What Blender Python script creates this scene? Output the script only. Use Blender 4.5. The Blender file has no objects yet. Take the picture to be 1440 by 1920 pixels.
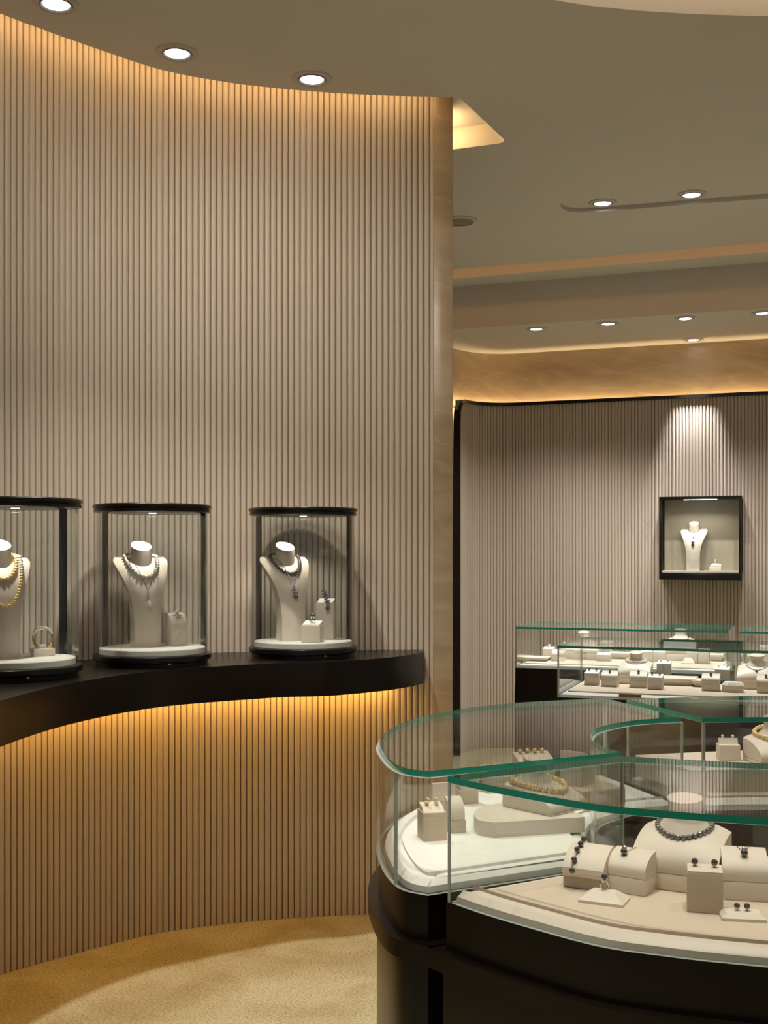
import bpy, bmesh, math, random
from mathutils import Vector, Matrix
from mathutils.geometry import tessellate_polygon
random.seed(7)
S = bpy.context.scene
C = S.collection
PI = math.pi
R = math.radians

# ------------------------------------------------------------------ camera
EYE = 1.55            # eye height
FPX = 2200.0          # focal length in pixels of the 1440 px wide frame
HOR = 1040.0          # horizon row
cam_d = bpy.data.cameras.new('camera')
cam_d.sensor_fit = 'HORIZONTAL'
cam_d.sensor_width = 36.0
cam_d.lens = 36.0 * FPX / 1440.0
cam_d.shift_y = (HOR - 960.0) / 1440.0
cam_d.clip_start = 0.05
cam = bpy.data.objects.new('camera', cam_d)
C.objects.link(cam)
cam.location = (0, 0, EYE)
cam.rotation_euler = (PI / 2, 0, 0)
S.camera = cam

# ------------------------------------------------------------------ world, exposure
w = bpy.data.worlds.new('world')
S.world = w
w.use_nodes = True
w.node_tree.nodes['Background'].inputs[0].default_value = (1.0, 0.93, 0.86, 1)
w.node_tree.nodes['Background'].inputs[1].default_value = 0.14
vs = S.view_settings
vs.view_transform = 'Standard'
vs.look = 'None'
vs.exposure = 0.0
vs.gamma = 1.0
vs.use_curve_mapping = False
try:
    S.cycles.max_bounces = 10
    S.cycles.transparent_max_bounces = 32
    S.cycles.caustics_reflective = False
    S.cycles.caustics_refractive = False
    S.cycles.sample_clamp_indirect = 4.0
except Exception:
    pass

# light levels (W for lamps, strength for LED strips), gathered here for tuning
WHITE = (1.0, 0.92, 0.81)
WARM = (1.0, 0.62, 0.27)
NEUTRAL = (1.0, 0.96, 0.91)
AMBER = (1.0, 0.49, 0.09)
P_WALL_DOWN = 28.0
P_ADDED_WASHER = 95.0
P_AISLE = 225.0         # the pair over the aisle in front of the shelf      # the row over the shelf
P_MID_DOWN = 310.0      # two in the ceiling tray
P_REAR_DOWN = 105.0      # row in the soffit
P_WASH = 330.0          # soffit lamp over the wall case
P_ISLAND = 98.0        # coffer lamps over the island
P_FILL = 150.0          # unseen lamps added for general bounce light
P_VITRINE = 4.0
P_CASE_TUBE = 3.0
E_SHELF = 42.0
E_COVE = 13.0
E_COFFER = 11.0
E_BACK = 42.0
E_SLOT = 5.0


def at(px, py, z):
    """the point of the plane at height z that the photograph shows at a pixel"""
    d = (EYE - z) * FPX / (py - HOR)
    return Vector(((px - 720.0) * d / FPX, d, z))


# ------------------------------------------------------------------ materials
def _mat(name):
    m = bpy.data.materials.new(name)
    m.use_nodes = True
    nt = m.node_tree
    return m, nt, nt.nodes['Principled BSDF']


def paint(name, col, rough=0.5, spec=0.4, metal=0.0, bump=0.0, scale=200.0, var=0.0, coat=0.0):
    m, nt, b = _mat(name)
    b.inputs['Base Color'].default_value = (*col, 1)
    b.inputs['Roughness'].default_value = rough
    b.inputs['Specular IOR Level'].default_value = spec
    b.inputs['Metallic'].default_value = metal
    b.inputs['Coat Weight'].default_value = coat
    if var or bump:
        tc = nt.nodes.new('ShaderNodeTexCoord')
        nz = nt.nodes.new('ShaderNodeTexNoise')
        nz.inputs['Scale'].default_value = scale
        nz.inputs['Detail'].default_value = 4
        nt.links.new(tc.outputs['Object'], nz.inputs['Vector'])
        if var:
            mx = nt.nodes.new('ShaderNodeMix')
            mx.data_type = 'RGBA'
            mx.inputs[6].default_value = (*[c * (1 - var) for c in col], 1)
            mx.inputs[7].default_value = (*[min(1, c * (1 + var)) for c in col], 1)
            nt.links.new(nz.outputs['Fac'], mx.inputs[0])
            nt.links.new(mx.outputs[2], b.inputs['Base Color'])
        if bump:
            bp = nt.nodes.new('ShaderNodeBump')
            bp.inputs['Strength'].default_value = bump
            bp.inputs['Distance'].default_value = 0.002
            nt.links.new(nz.outputs['Fac'], bp.inputs['Height'])
            nt.links.new(bp.outputs['Normal'], b.inputs['Normal'])
    return m


def emit(name, col, strength):
    m = bpy.data.materials.new(name)
    m.use_nodes = True
    nt = m.node_tree
    nt.nodes.clear()
    o = nt.nodes.new('ShaderNodeOutputMaterial')
    e = nt.nodes.new('ShaderNodeEmission')
    e.inputs[0].default_value = (*col, 1)
    e.inputs[1].default_value = strength
    nt.links.new(e.outputs[0], o.inputs[0])
    return m


def glass_mat(name, tint=(0.97, 0.985, 0.98), ior=1.5, rough=0.0):
    m = bpy.data.materials.new(name)
    m.use_nodes = True
    nt = m.node_tree
    nt.nodes.clear()
    o = nt.nodes.new('ShaderNodeOutputMaterial')
    mx = nt.nodes.new('ShaderNodeMixShader')
    tr = nt.nodes.new('ShaderNodeBsdfTransparent')
    tr.inputs[0].default_value = (*tint, 1)
    gl = nt.nodes.new('ShaderNodeBsdfGlossy')
    gl.inputs['Color'].default_value = (1, 1, 1, 1)
    gl.inputs['Roughness'].default_value = rough
    # Schlick reflectance from the facing angle, the same on both sides of the sheet
    lw = nt.nodes.new('ShaderNodeLayerWeight')
    lw.inputs['Blend'].default_value = 0.5
    pw = nt.nodes.new('ShaderNodeMath')
    pw.operation = 'POWER'
    pw.inputs[1].default_value = 5.0
    ma = nt.nodes.new('ShaderNodeMath')
    ma.operation = 'MULTIPLY_ADD'
    ma.inputs[1].default_value = 0.76
    ma.inputs[2].default_value = 0.04
    nt.links.new(lw.outputs['Facing'], pw.inputs[0])
    nt.links.new(pw.outputs[0], ma.inputs[0])
    nt.links.new(ma.outputs[0], mx.inputs[0])
    nt.links.new(tr.outputs[0], mx.inputs[1])
    nt.links.new(gl.outputs[0], mx.inputs[2])
    nt.links.new(mx.outputs[0], o.inputs[0])
    return m


def marble(name, c1, c2, c3):
    m, nt, b = _mat(name)
    tc = nt.nodes.new('ShaderNodeTexCoord')
    mp = nt.nodes.new('ShaderNodeMapping')
    mp.inputs['Rotation'].default_value = (0.3, 0.9, 0.2)
    mp.inputs['Scale'].default_value = (1.0, 1.0, 2.6)
    n1 = nt.nodes.new('ShaderNodeTexNoise')
    n1.inputs['Scale'].default_value = 2.2
    n1.inputs['Detail'].default_value = 8
    n1.inputs['Distortion'].default_value = 0.7
    cr = nt.nodes.new('ShaderNodeValToRGB')
    e = cr.color_ramp.elements
    e[0].position = 0.3
    e[0].color = (*c1, 1)
    e[1].position = 0.72
    e[1].color = (*c2, 1)
    wv = nt.nodes.new('ShaderNodeTexWave')
    wv.inputs['Scale'].default_value = 1.3
    wv.inputs['Distortion'].default_value = 9
    wv.inputs['Detail'].default_value = 4
    cr2 = nt.nodes.new('ShaderNodeValToRGB')
    e = cr2.color_ramp.elements
    e[0].position = 0.93
    e[0].color = (0, 0, 0, 1)
    e[1].position = 1.0
    e[1].color = (0.16, 0.16, 0.16, 1)
    mx = nt.nodes.new('ShaderNodeMix')
    mx.data_type = 'RGBA'
    mx.inputs[7].default_value = (*c3, 1)
    L = nt.links.new
    L(tc.outputs['Object'], mp.inputs[0])
    L(mp.outputs[0], n1.inputs['Vector'])
    L(mp.outputs[0], wv.inputs['Vector'])
    L(n1.outputs['Fac'], cr.inputs[0])
    L(wv.outputs['Fac'], cr2.inputs[0])
    L(cr2.outputs[0], mx.inputs[0])
    L(cr.outputs[0], mx.inputs[6])
    L(mx.outputs[2], b.inputs['Base Color'])
    b.inputs['Roughness'].default_value = 0.3
    return m


def carpet_mat(name, c1, c2, c3):
    m, nt, b = _mat(name)
    tc = nt.nodes.new('ShaderNodeTexCoord')
    n1 = nt.nodes.new('ShaderNodeTexNoise')
    n1.inputs['Scale'].default_value = 3.2
    n1.inputs['Detail'].default_value = 6
    n1.inputs['Distortion'].default_value = 0.6
    n2 = nt.nodes.new('ShaderNodeTexNoise')
    n2.inputs['Scale'].default_value = 110
    n2.inputs['Detail'].default_value = 3
    cr = nt.nodes.new('ShaderNodeValToRGB')
    e = cr.color_ramp.elements
    e[0].position = 0.36
    e[0].color = (*c1, 1)
    e[1].position = 0.62
    e[1].color = (*c2, 1)
    mx = nt.nodes.new('ShaderNodeMix')
    mx.data_type = 'RGBA'
    mx.blend_type = 'MULTIPLY'
    mx.inputs[0].default_value = 0.55
    cr2 = nt.nodes.new('ShaderNodeValToRGB')
    e = cr2.color_ramp.elements
    e[0].position = 0.32
    e[0].color = (*c3, 1)
    e[1].position = 0.6
    e[1].color = (1, 1, 1, 1)
    bp = nt.nodes.new('ShaderNodeBump')
    bp.inputs['Strength'].default_value = 0.6
    bp.inputs['Distance'].default_value = 0.006
    L = nt.links.new
    L(tc.outputs['Object'], n1.inputs['Vector'])
    L(tc.outputs['Object'], n2.inputs['Vector'])
    L(n1.outputs['Fac'], cr.inputs[0])
    L(n2.outputs['Fac'], cr2.inputs[0])
    L(cr.outputs[0], mx.inputs[6])
    L(cr2.outputs[0], mx.inputs[7])
    L(mx.outputs[2], b.inputs['Base Color'])
    L(n2.outputs['Fac'], bp.inputs['Height'])
    L(bp.outputs['Normal'], b.inputs['Normal'])
    b.inputs['Roughness'].default_value = 0.95
    b.inputs['Specular IOR Level'].default_value = 0.1
    return m


M = {}
M['rib'] = paint('cream_lacquer', (0.60, 0.52, 0.43), 0.42, 0.4)
M['core'] = paint('shaded_groove_ground', (0.27, 0.20, 0.13), 0.6, 0.3)  # groove shade put into the colour, darker than the ribs
M['core_back'] = paint('shaded_taupe_ground', (0.30, 0.24, 0.185), 0.6, 0.3)  # rear grooves likewise, their shade painted into the ground colour
M['rib_back'] = paint('taupe_lacquer', (0.50, 0.425, 0.36), 0.45, 0.4)
M['ceil'] = paint('ceiling_paint', (0.64, 0.61, 0.565), 0.85, 0.2)
M['wallp'] = paint('wall_paint', (0.50, 0.44, 0.37), 0.8, 0.2)
M['marble'] = marble('beige_marble', (0.34, 0.25, 0.15), (0.50, 0.39, 0.27), (0.62, 0.53, 0.41))
M['carpet'] = carpet_mat('olive_carpet', (0.44, 0.385, 0.215), (0.55, 0.515, 0.345), (0.30, 0.24, 0.15))
M['dark'] = paint('dark_bronze', (0.007, 0.006, 0.005), 0.25, 0.35)
M['wood'] = paint('espresso_wood', (0.008, 0.005, 0.0035), 0.28, 0.28, var=0.35, scale=6)
M['leather'] = paint('cream_leather', (0.70, 0.62, 0.53), 0.45, 0.4, bump=0.08, scale=900)
M['leather2'] = paint('beige_leather', (0.56, 0.46, 0.35), 0.5, 0.4, bump=0.08, scale=900)
M['white'] = paint('white_velvet', (0.82, 0.80, 0.76), 0.6, 0.3)
M['mat'] = paint('sand_suede', (0.56, 0.47, 0.375), 0.8, 0.2, bump=0.1, scale=700)
M['olive'] = paint('olive_backing', (0.42, 0.37, 0.28), 0.7, 0.2)
M['glass'] = glass_mat('clear_glass')
M['edge'] = paint('green_glass_edge', (0.008, 0.27, 0.19), 0.12, 0.7, coat=0.3)
M['edge2'] = paint('pale_glass_edge', (0.42, 0.50, 0.46), 0.15, 0.7)
M['silver'] = paint('silver', (0.75, 0.76, 0.78), 0.18, 0.5, 1.0)
M['steel'] = paint('brushed_steel', (0.60, 0.58, 0.55), 0.3, 0.5, 1.0)
M['gold'] = paint('gold', (0.85, 0.58, 0.22), 0.2, 0.5, 1.0)
M['black_pearl'] = paint('black_pearl', (0.085, 0.072, 0.066), 0.10, 0.9, 0.5, coat=0.8)
M['grey_pearl'] = paint('grey_pearl', (0.26, 0.255, 0.25), 0.12, 0.9, 0.55, coat=0.8)
M['gold_pearl'] = paint('golden_pearl', (0.90, 0.66, 0.28), 0.2, 0.7, 0.1, coat=0.4)
M['white_pearl'] = paint('white_pearl', (0.80, 0.75, 0.68), 0.2, 0.7, 0.0, coat=0.4)
M['gem'] = paint('blue_gem', (0.22, 0.26, 0.36), 0.08, 0.9, 0.6)
M['ring_flange'] = paint('lamp_flange', (0.55, 0.50, 0.46), 0.5, 0.3)
M['baffle'] = paint('lamp_baffle', (0.20, 0.19, 0.18), 0.4, 0.4)
M['lens'] = emit('lamp_lens', (1.0, 0.97, 0.93), 7.0)
M['led_warm'] = emit('warm_led_strip', WARM, 1.0)


# ------------------------------------------------------------------ mesh helpers
class MB:
    def __init__(self):
        self.v, self.f, self.m = [], [], []

    def _add(self, vs, fs, mat=0):
        o = len(self.v)
        self.v += [tuple(p) for p in vs]
        for f in fs:
            self.f.append([i + o for i in f])
            self.m.append(mat)
        return self

    def box(self, x0, x1, y0, y1, z0, z1, mat=0):
        vs = [(x0, y0, z0), (x1, y0, z0), (x1, y1, z0), (x0, y1, z0), (x0, y0, z1), (x1, y0, z1), (x1, y1, z1), (x0, y1, z1)]
        return self._add(vs, [(3, 2, 1, 0), (4, 5, 6, 7), (0, 1, 5, 4), (1, 2, 6, 5), (2, 3, 7, 6), (3, 0, 4, 7)], mat)

    def rbox(self, x0, x1, y0, y1, z0, z1, r=0.003, seg=2, mat=0):
        bm = bmesh.new()
        bmesh.ops.create_cube(bm, size=1.0)
        for v in bm.verts:
            v.co = Vector(((x0 + x1) / 2 + v.co.x * (x1 - x0), (y0 + y1) / 2 + v.co.y * (y1 - y0), (z0 + z1) / 2 + v.co.z * (z1 - z0)))
        bmesh.ops.bevel(bm, geom=bm.edges[:], offset=r, segments=seg, affect='EDGES', profile=0.5)
        return self.bm(bm, mat)

    def bm(self, bm, mat=0):
        bm.verts.index_update()
        self._add([v.co[:] for v in bm.verts], [[v.index for v in f.verts] for f in bm.faces], mat)
        bm.free()
        return self

    def poly(self, loops, z, up=True, mat=0):
        """flat polygon with holes"""
        flat = [p for l in loops for p in l]
        tris = tessellate_polygon([[Vector((p[0], p[1], 0)) for p in l] for l in loops])
        fs = []
        for t in tris:
            a, b, c = [Vector((flat[i][0], flat[i][1])) for i in t]
            cr = (b - a).x * (c - a).y - (b - a).y * (c - a).x
            if abs(cr) < 1e-12:
                continue
            fs.append(tuple(t) if (cr > 0) == up else tuple(reversed(t)))
        return self._add([(p[0], p[1], z) for p in flat], fs, mat)

    def prism(self, poly, z0, z1, mat=0, side=None, poly_top=None):
        side = mat if side is None else side
        pt = poly_top or poly
        self.poly([poly], z0, False, mat)
        self.poly([pt], z1, True, mat)
        n = len(poly)
        ar = sum(poly[i][0] * poly[(i + 1) % n][1] - poly[(i + 1) % n][0] * poly[i][1] for i in range(n))
        vs = [(p[0], p[1], z0) for p in poly] + [(p[0], p[1], z1) for p in pt]
        fs = []
        for i in range(n):
            j = (i + 1) % n
            fs.append((i, j, n + j, n + i) if ar > 0 else (j, i, n + i, n + j))
        return self._add(vs, fs, side)

    def loft(self, rings, cap=True, mat=0):
        n = len(rings[0])
        vs = [p for r in rings for p in r]
        fs = []
        for k in range(len(rings) - 1):
            for i in range(n):
                j = (i + 1) % n
                fs.append((k * n + i, k * n + j, (k + 1) * n + j, (k + 1) * n + i))
        if cap:
            fs.append(tuple(reversed(range(n))))
            fs.append(tuple(range((len(rings) - 1) * n, len(rings) * n)))
        return self._add(vs, fs, mat)

    def lathe(self, prof, n=32, c=(0, 0, 0), mat=0, cap=True):
        rings = [[(c[0] + r * math.cos(2 * PI * i / n), c[1] + r * math.sin(2 * PI * i / n), c[2] + z) for i in range(n)] for r, z in prof]
        return self.loft(rings, cap, mat)

    def tube(self, pts, r, n=6, mat=0, closed=False):
        pts = [Vector(p) for p in pts]
        N = len(pts)
        rings = []
        for i, p in enumerate(pts):
            a = pts[(i - 1) % N] if (closed or i > 0) else p
            b = pts[(i + 1) % N] if (closed or i < N - 1) else p
            t = (b - a).normalized()
            up = Vector((0, 0, 1)) if abs(t.z) < 0.9 else Vector((0, 1, 0))
            x = t.cross(up).normalized()
            y = x.cross(t).normalized()
            rr = r[i] if isinstance(r, (list, tuple)) else r
            rings.append([tuple(p + x * rr * math.cos(2 * PI * k / n) + y * rr * math.sin(2 * PI * k / n)) for k in range(n)])
        if closed:
            rings.append(rings[0])
        return self.loft(rings, not closed, mat)

    def sphere(self, c, r, n=12, mat=0, sz=1.0):
        h = n // 2
        rings = []
        for k in range(1, h):
            t = PI * k / h
            rings.append([(c[0] + r * math.sin(t) * math.cos(2 * PI * i / n), c[1] + r * math.sin(t) * math.sin(2 * PI * i / n), c[2] - sz * r * math.cos(t)) for i in range(n)])
        return self.loft(rings, True, mat)

    def xprof(self, prof, x0, x1, mat=0):
        """a (y, z) outline extruded along x"""
        n = len(prof)
        vs = [(x0, y, z) for y, z in prof] + [(x1, y, z) for y, z in prof]
        fs = [(i, (i + 1) % n, n + (i + 1) % n, n + i) for i in range(n)]
        self._add(vs, fs, mat)
        tris = tessellate_polygon([[Vector((y, z, 0)) for y, z in prof]])
        self._add([(x0, y, z) for y, z in prof], [tuple(t) for t in tris], mat)
        return self._add([(x1, y, z) for y, z in prof], [tuple(reversed(t)) for t in tris], mat)

    def ribbon(self, line, th, z0, z1, mat=0, edge=1):
        """an upright sheet along a plan polyline; its borders take the edge material"""
        L = [Vector(p[:2]) for p in line]
        o = offset_line(L, th)
        n = len(L)
        vs = [(p.x, p.y, z0) for p in L] + [(p.x, p.y, z1) for p in L] + [(p[0], p[1], z0) for p in o] + [(p[0], p[1], z1) for p in o]
        fs, fe = [], []
        for i in range(n - 1):
            fs.append((i, i + 1, n + i + 1, n + i))
            fs.append((2 * n + i + 1, 2 * n + i, 3 * n + i, 3 * n + i + 1))
            fe.append((n + i, n + i + 1, 3 * n + i + 1, 3 * n + i))
            fe.append((i + 1, i, 2 * n + i, 2 * n + i + 1))
        fe.append((0, n, 3 * n, 2 * n))
        fe.append((n - 1, 3 * n - 1, 4 * n - 1, 2 * n - 1))
        k = len(self.v)
        self._add(vs, fs, mat)
        for f in fe:
            self.f.append([i + k for i in f])
            self.m.append(edge)
        return self

    def mesh(self, name, mats, smooth=True, angle=35, fix=True):
        me = bpy.data.meshes.new(name)
        me.from_pydata(self.v, [], self.f)
        for m in (mats if isinstance(mats, (list, tuple)) else [mats]):
            me.materials.append(M[m] if isinstance(m, str) else m)
        for p, i in zip(me.polygons, self.m):
            p.material_index = i
        if fix:
            bm = bmesh.new()
            bm.from_mesh(me)
            bmesh.ops.remove_doubles(bm, verts=bm.verts, dist=1e-6)
            bmesh.ops.recalc_face_normals(bm, faces=bm.faces)
            bm.to_mesh(me)
            bm.free()
        me.update()
        if smooth:
            me.polygons.foreach_set('use_smooth', [True] * len(me.polygons))
            me.set_sharp_from_angle(angle=R(angle))
        return me

    def build(self, name, mats, parent=None, **k):
        return link(name, self.mesh(name, mats, **k), parent)


def link(name, me, parent=None, loc=None, rot=None):
    o = bpy.data.objects.new(name, me)
    C.objects.link(o)
    o.parent = parent
    if loc is not None:
        o.location = loc
    if rot is not None:
        o.rotation_euler = rot
    return o


def tag(o, label, cat, group=None):
    o['label'] = label
    o['category'] = cat
    if group:
        o['group'] = group
    return o


def thing(name, label, cat, loc=(0, 0, 0), rz=0.0, group=None):
    o = bpy.data.objects.new(name, None)
    o.empty_display_size = 0.05
    C.objects.link(o)
    o.location = loc
    o.rotation_euler = (0, 0, rz)
    return tag(o, label, cat, group)


def struct(o):
    o['kind'] = 'structure'
    return o


def xf(loc, rz, p):
    """a local point in the world"""
    return Vector(loc) + Matrix.Rotation(rz, 3, 'Z') @ Vector(p)


def crom(pts, n=8):
    """Catmull-Rom curve through plan points"""
    P = [Vector(p) for p in pts]
    P = [P[0] * 2 - P[1]] + P + [P[-1] * 2 - P[-2]]
    out = []
    for i in range(1, len(P) - 2):
        a, b, c, d = P[i - 1:i + 3]
        for k in range(n):
            t = k / n
            out.append(0.5 * ((2 * b) + (c - a) * t + (2 * a - 5 * b + 4 * c - d) * t * t + (3 * b - a - 3 * c + d) * t ** 3))
    out.append(P[-2])
    return out


def resample(line, step):
    """points and tangents at equal arc steps"""
    out, acc = [], step / 2
    for a, b in zip(line, line[1:]):
        L = (b - a).length
        while acc <= L:
            out.append((a + (b - a) * (acc / L), (b - a).normalized()))
            acc += step
        acc -= L
    return out


def offset_line(L, d, closed=False):
    L = [Vector((p[0], p[1])) for p in L]
    n = len(L)
    out = []
    for i in range(n):
        a = L[i - 1] if (closed or i > 0) else None
        b = L[(i + 1) % n] if (closed or i < n - 1) else None
        ns = []
        if a is not None and (L[i] - a).length > 1e-9:
            t = (L[i] - a).normalized()
            ns.append(Vector((-t.y, t.x)))
        if b is not None and (b - L[i]).length > 1e-9:
            t = (b - L[i]).normalized()
            ns.append(Vector((-t.y, t.x)))
        m = (ns[0] + ns[-1])
        m = m.normalized() if m.length > 1e-6 else ns[0]
        k = max(0.45, m.dot(ns[0]))
        out.append(L[i] + m * (d / k))
    return out


def ccw(poly):
    n = len(poly)
    a = sum(poly[i][0] * poly[(i + 1) % n][1] - poly[(i + 1) % n][0] * poly[i][1] for i in range(n))
    return list(poly) if a > 0 else list(reversed(poly))


def inset(poly, d):
    """shrink (d > 0) or grow (d < 0) a counter-clockwise plan outline"""
    return [(p.x, p.y) for p in offset_line(poly, d, True)]


def spot(name, parent, loc, power, angle, blend=0.7, col=WHITE, size=0.03, aim=None):
    l = bpy.data.lights.new(name, 'SPOT')
    l.energy = power
    l.color = col
    l.spot_size = R(angle)
    l.spot_blend = blend
    l.shadow_soft_size = size
    o = bpy.data.objects.new(name, l)
    C.objects.link(o)
    o.parent = parent
    o.location = loc
    if aim is not None:
        o.rotation_euler = (Vector(aim)).to_track_quat('-Z', 'Y').to_euler()
    return o


def area(name, parent, loc, power, sx, sy, col=WHITE, rot=(0, 0, 0), spread=180):
    l = bpy.data.lights.new(name, 'AREA')
    l.shape = 'RECTANGLE'
    l.size, l.size_y = sx, sy
    l.energy = power
    l.color = col
    l.spread = R(spread)
    o = bpy.data.objects.new(name, l)
    C.objects.link(o)
    o.parent = parent
    o.location = loc
    o.rotation_euler = rot
    return o


# ------------------------------------------------------------------ the room
ZC = EYE + 1.93         # main ceiling
ZS = EYE + 1.627        # soffit of the rear room
ZR = ZC + 0.10          # top of the light recess over the fluted wall
T = Vector((0.941, -0.339)).normalized()     # along the rear wall
N = Vector((0.339, 0.941)).normalized()      # towards the rear wall
O = Vector((0.5, 8.475))


def uv(u, v):
    return O + T * u + N * v


RZ = math.atan2(T.y, T.x)

fl = MB().poly([[(-4.2, -3.2), (5.4, -3.2), (5.4, 11), (-4.2, 11)]], 0.0)
struct(fl.build('floor', 'carpet'))

# fluted wall
WALL = crom([(-2.15, 2.95), (-2.03, 3.40), (-1.86, 3.77), (-1.65, 4.06), (-1.418, 4.333), (-1.186, 4.577), (-0.958, 4.785), (-0.714, 4.91), (-0.498, 4.98),
             (-0.274, 5.03), (-0.069, 5.06), (0.1, 5.075), (0.2125, 5.08)], 8)
back = offset_line(WALL, 0.26)
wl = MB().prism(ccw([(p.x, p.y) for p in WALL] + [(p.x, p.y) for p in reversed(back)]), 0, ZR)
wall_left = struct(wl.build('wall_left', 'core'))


def rib_mesh(name, h, w_=0.0212, d_=0.0085, mat='rib'):
    n = 8
    prof = [(-w_ / 2 * math.copysign(abs(math.cos(PI * k / n)) ** 0.9, math.cos(PI * k / n)), -d_ * math.sin(PI * k / n) ** 0.6) for k in range(n + 1)]
    b = MB()
    vs = [(x, y, 0) for x, y in prof] + [(x, y, h) for x, y in prof]
    b._add(vs, [(i, i + 1, n + 2 + i, n + 1 + i) for i in range(n)])
    b._add([(x, y, h) for x, y in prof], [tuple(range(n + 1))])
    return b.mesh(name, mat, fix=False, angle=60)


PITCH = 0.0255
rme = rib_mesh('rib', ZR)
for p, t in resample(WALL, PITCH):
    link('rib', rme, wall_left, (p.x, p.y, 0), (0, 0, math.atan2(t.y, t.x)))
pil = MB().rbox(0.2125, 0.297, 5.065, 5.34, 0, ZR, 0.004)
pil.build('marble_end', 'marble', wall_left)

# ceiling with its openings
cov = offset_line(WALL, -0.135)
cov = [(p.x, p.y) for p in cov if p.x < 0.2]


def arc_corner(a, b, c, r, n=6):
    a, b, c = Vector(a), Vector(b), Vector(c)
    u1, u2 = (a - b).normalized(), (c - b).normalized()
    ang = u1.angle(u2)
    d = r / math.tan(ang / 2)
    p0, p2 = b + u1 * d, b + u2 * d
    return [tuple(p0 * (1 - t) ** 2 + b * 2 * t * (1 - t) + p2 * t * t) for t in [k / n for k in range(n + 1)]]


hole1 = cov + [(0.32, 4.954)] + arc_corner((0.32, 4.954), (0.575, 5.49), (0.325, 5.60), 0.05) + [(0.2, 5.64), (-1.0, 5.75), (-2.3, 4.6), (-2.75, 3.1)]
hole2 = []
for k in range(64):
    a = 2 * PI * k / 64
    ca, sa = math.cos(a), math.sin(a)
    e = 2 / 3.0
    hole2.append((1.75 + 1.95 * math.copysign(abs(ca) ** e, ca), 2.55 + 1.66 * math.copysign(abs(sa) ** e, sa)))


def px_ceil(x, y):
    p = at(x, y, ZC)
    return (p.x, p.y)


tfl, tfr = Vector(px_ceil(1048, 403)), Vector(px_ceil(1440, 372))
tdir = (tfr - tfl).normalized()
tn = Vector((-tdir.y, tdir.x))
tA, tB = tfl, tfl + tdir * 2.4
tC, tD = tB - tn * 0.62, tA - Vector((0.10, 0.995)) * 0.62
hole3 = []
for a, b, c in ((tD, tA, tB), (tA, tB, tC), (tB, tC, tD), (tC, tD, tA)):
    hole3 += arc_corner(a, b, c, 0.17, 10)
s0, s1 = Vector(px_ceil(849, 505.5)), Vector(px_ceil(1440, 453.5))
sd = (s1 - s0).normalized()
sn = Vector((-sd.y, sd.x))
a_, b_ = s0 - sd * 1.6, s1 + sd * 1.6
hole4 = [tuple(a_), tuple(b_), tuple(b_ + sn * 0.255), tuple(a_ + sn * 0.255)]
fA, fB = uv(-5.0, 0), uv(5.2, 0)
outer = [(-4.2, -3.2), (5.4, -3.2), (5.4, fB.y), tuple(fB), tuple(fA)]
ce = MB().poly([outer, hole1, hole2, hole3, hole4], ZC, False)
ceiling = struct(ce.build('ceiling', 'ceil', fix=False, smooth=False))


def recess(hole, h, name='recess', mat='ceil'):
    h_ = ccw(hole)
    b = MB().poly([h_], ZC + h, False)
    n = len(h_)
    b._add([(p[0], p[1], ZC) for p in h_] + [(p[0], p[1], ZC + h) for p in h_], [(i, (i + 1) % n, n + (i + 1) % n, n + i) for i in range(n)])
    return b.build(name, mat, ceiling, fix=False, angle=25)


recess(hole1, 0.10, 'cove_recess')
recess(hole2, 0.30, 'coffer_recess')
recess(hole3, 0.025, 'tray_recess')
recess(hole4, 0.14, 'slot_recess')

# fascia and soffit of the rear room
fs_ = MB()
fs_._add([(*uv(-5, 0), ZC), (*uv(5.2, 0), ZC), (*uv(5.2, 0), ZS), (*uv(-5, 0), ZS)], [(0, 1, 2, 3)])
fs_.build('fascia', 'ceil', ceiling, fix=False)
so = MB().poly([[tuple(uv(-5, 0)), tuple(uv(5.2, 0)), tuple(uv(5.2, 1.4)), tuple(uv(-5, 1.4))]], ZS, False)
so.build('soffit', 'ceil', ceiling, fix=False)


def corner_line(off, v0, u1, n=14):
    """plan of the rear wall: side run, round corner, long run, moved off the wall by off"""
    r = 0.45 - off
    cu, cv = -0.22 + 0.45, 1.15 - 0.45
    pts = [uv(-0.22 + off, v0)]
    for k in range(n + 1):
        a = PI - PI / 2 * k / n
        pts.append(uv(cu + r * math.cos(a), cv + r * math.sin(a)))
    pts.append(uv(u1, 1.15 - off))
    return pts


wb = MB().ribbon(corner_line(0, -3.0, 5.2), 0.1, 0, ZS, 0, 0)
wall_back = struct(wb.build('wall_back', 'marble'))
PT = 2.745              # top of the fluted panel
panel_line = corner_line(0.085, 0.585, 3.3)
pb = MB().ribbon(panel_line, 0.02, 0, PT, 0, 0)
panel = pb.build('panel_ground', 'core_back', wall_back)
acc = 0.0
rib_by_h = {}
for p, t in resample(panel_line, PITCH):
    s = acc + PITCH / 2
    acc += PITCH
    h = PT
    if s < 0.16:
        h = PT - (0.16 - math.sqrt(max(0, 0.16 ** 2 - (0.16 - s) ** 2)))
    k = round(h, 3)
    if k not in rib_by_h:
        rib_by_h[k] = rib_mesh('rib', h, mat='rib_back')
    link('rib', rib_by_h[k], panel, (p.x, p.y, 0), (0, 0, math.atan2(t.y, t.x)))
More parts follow.
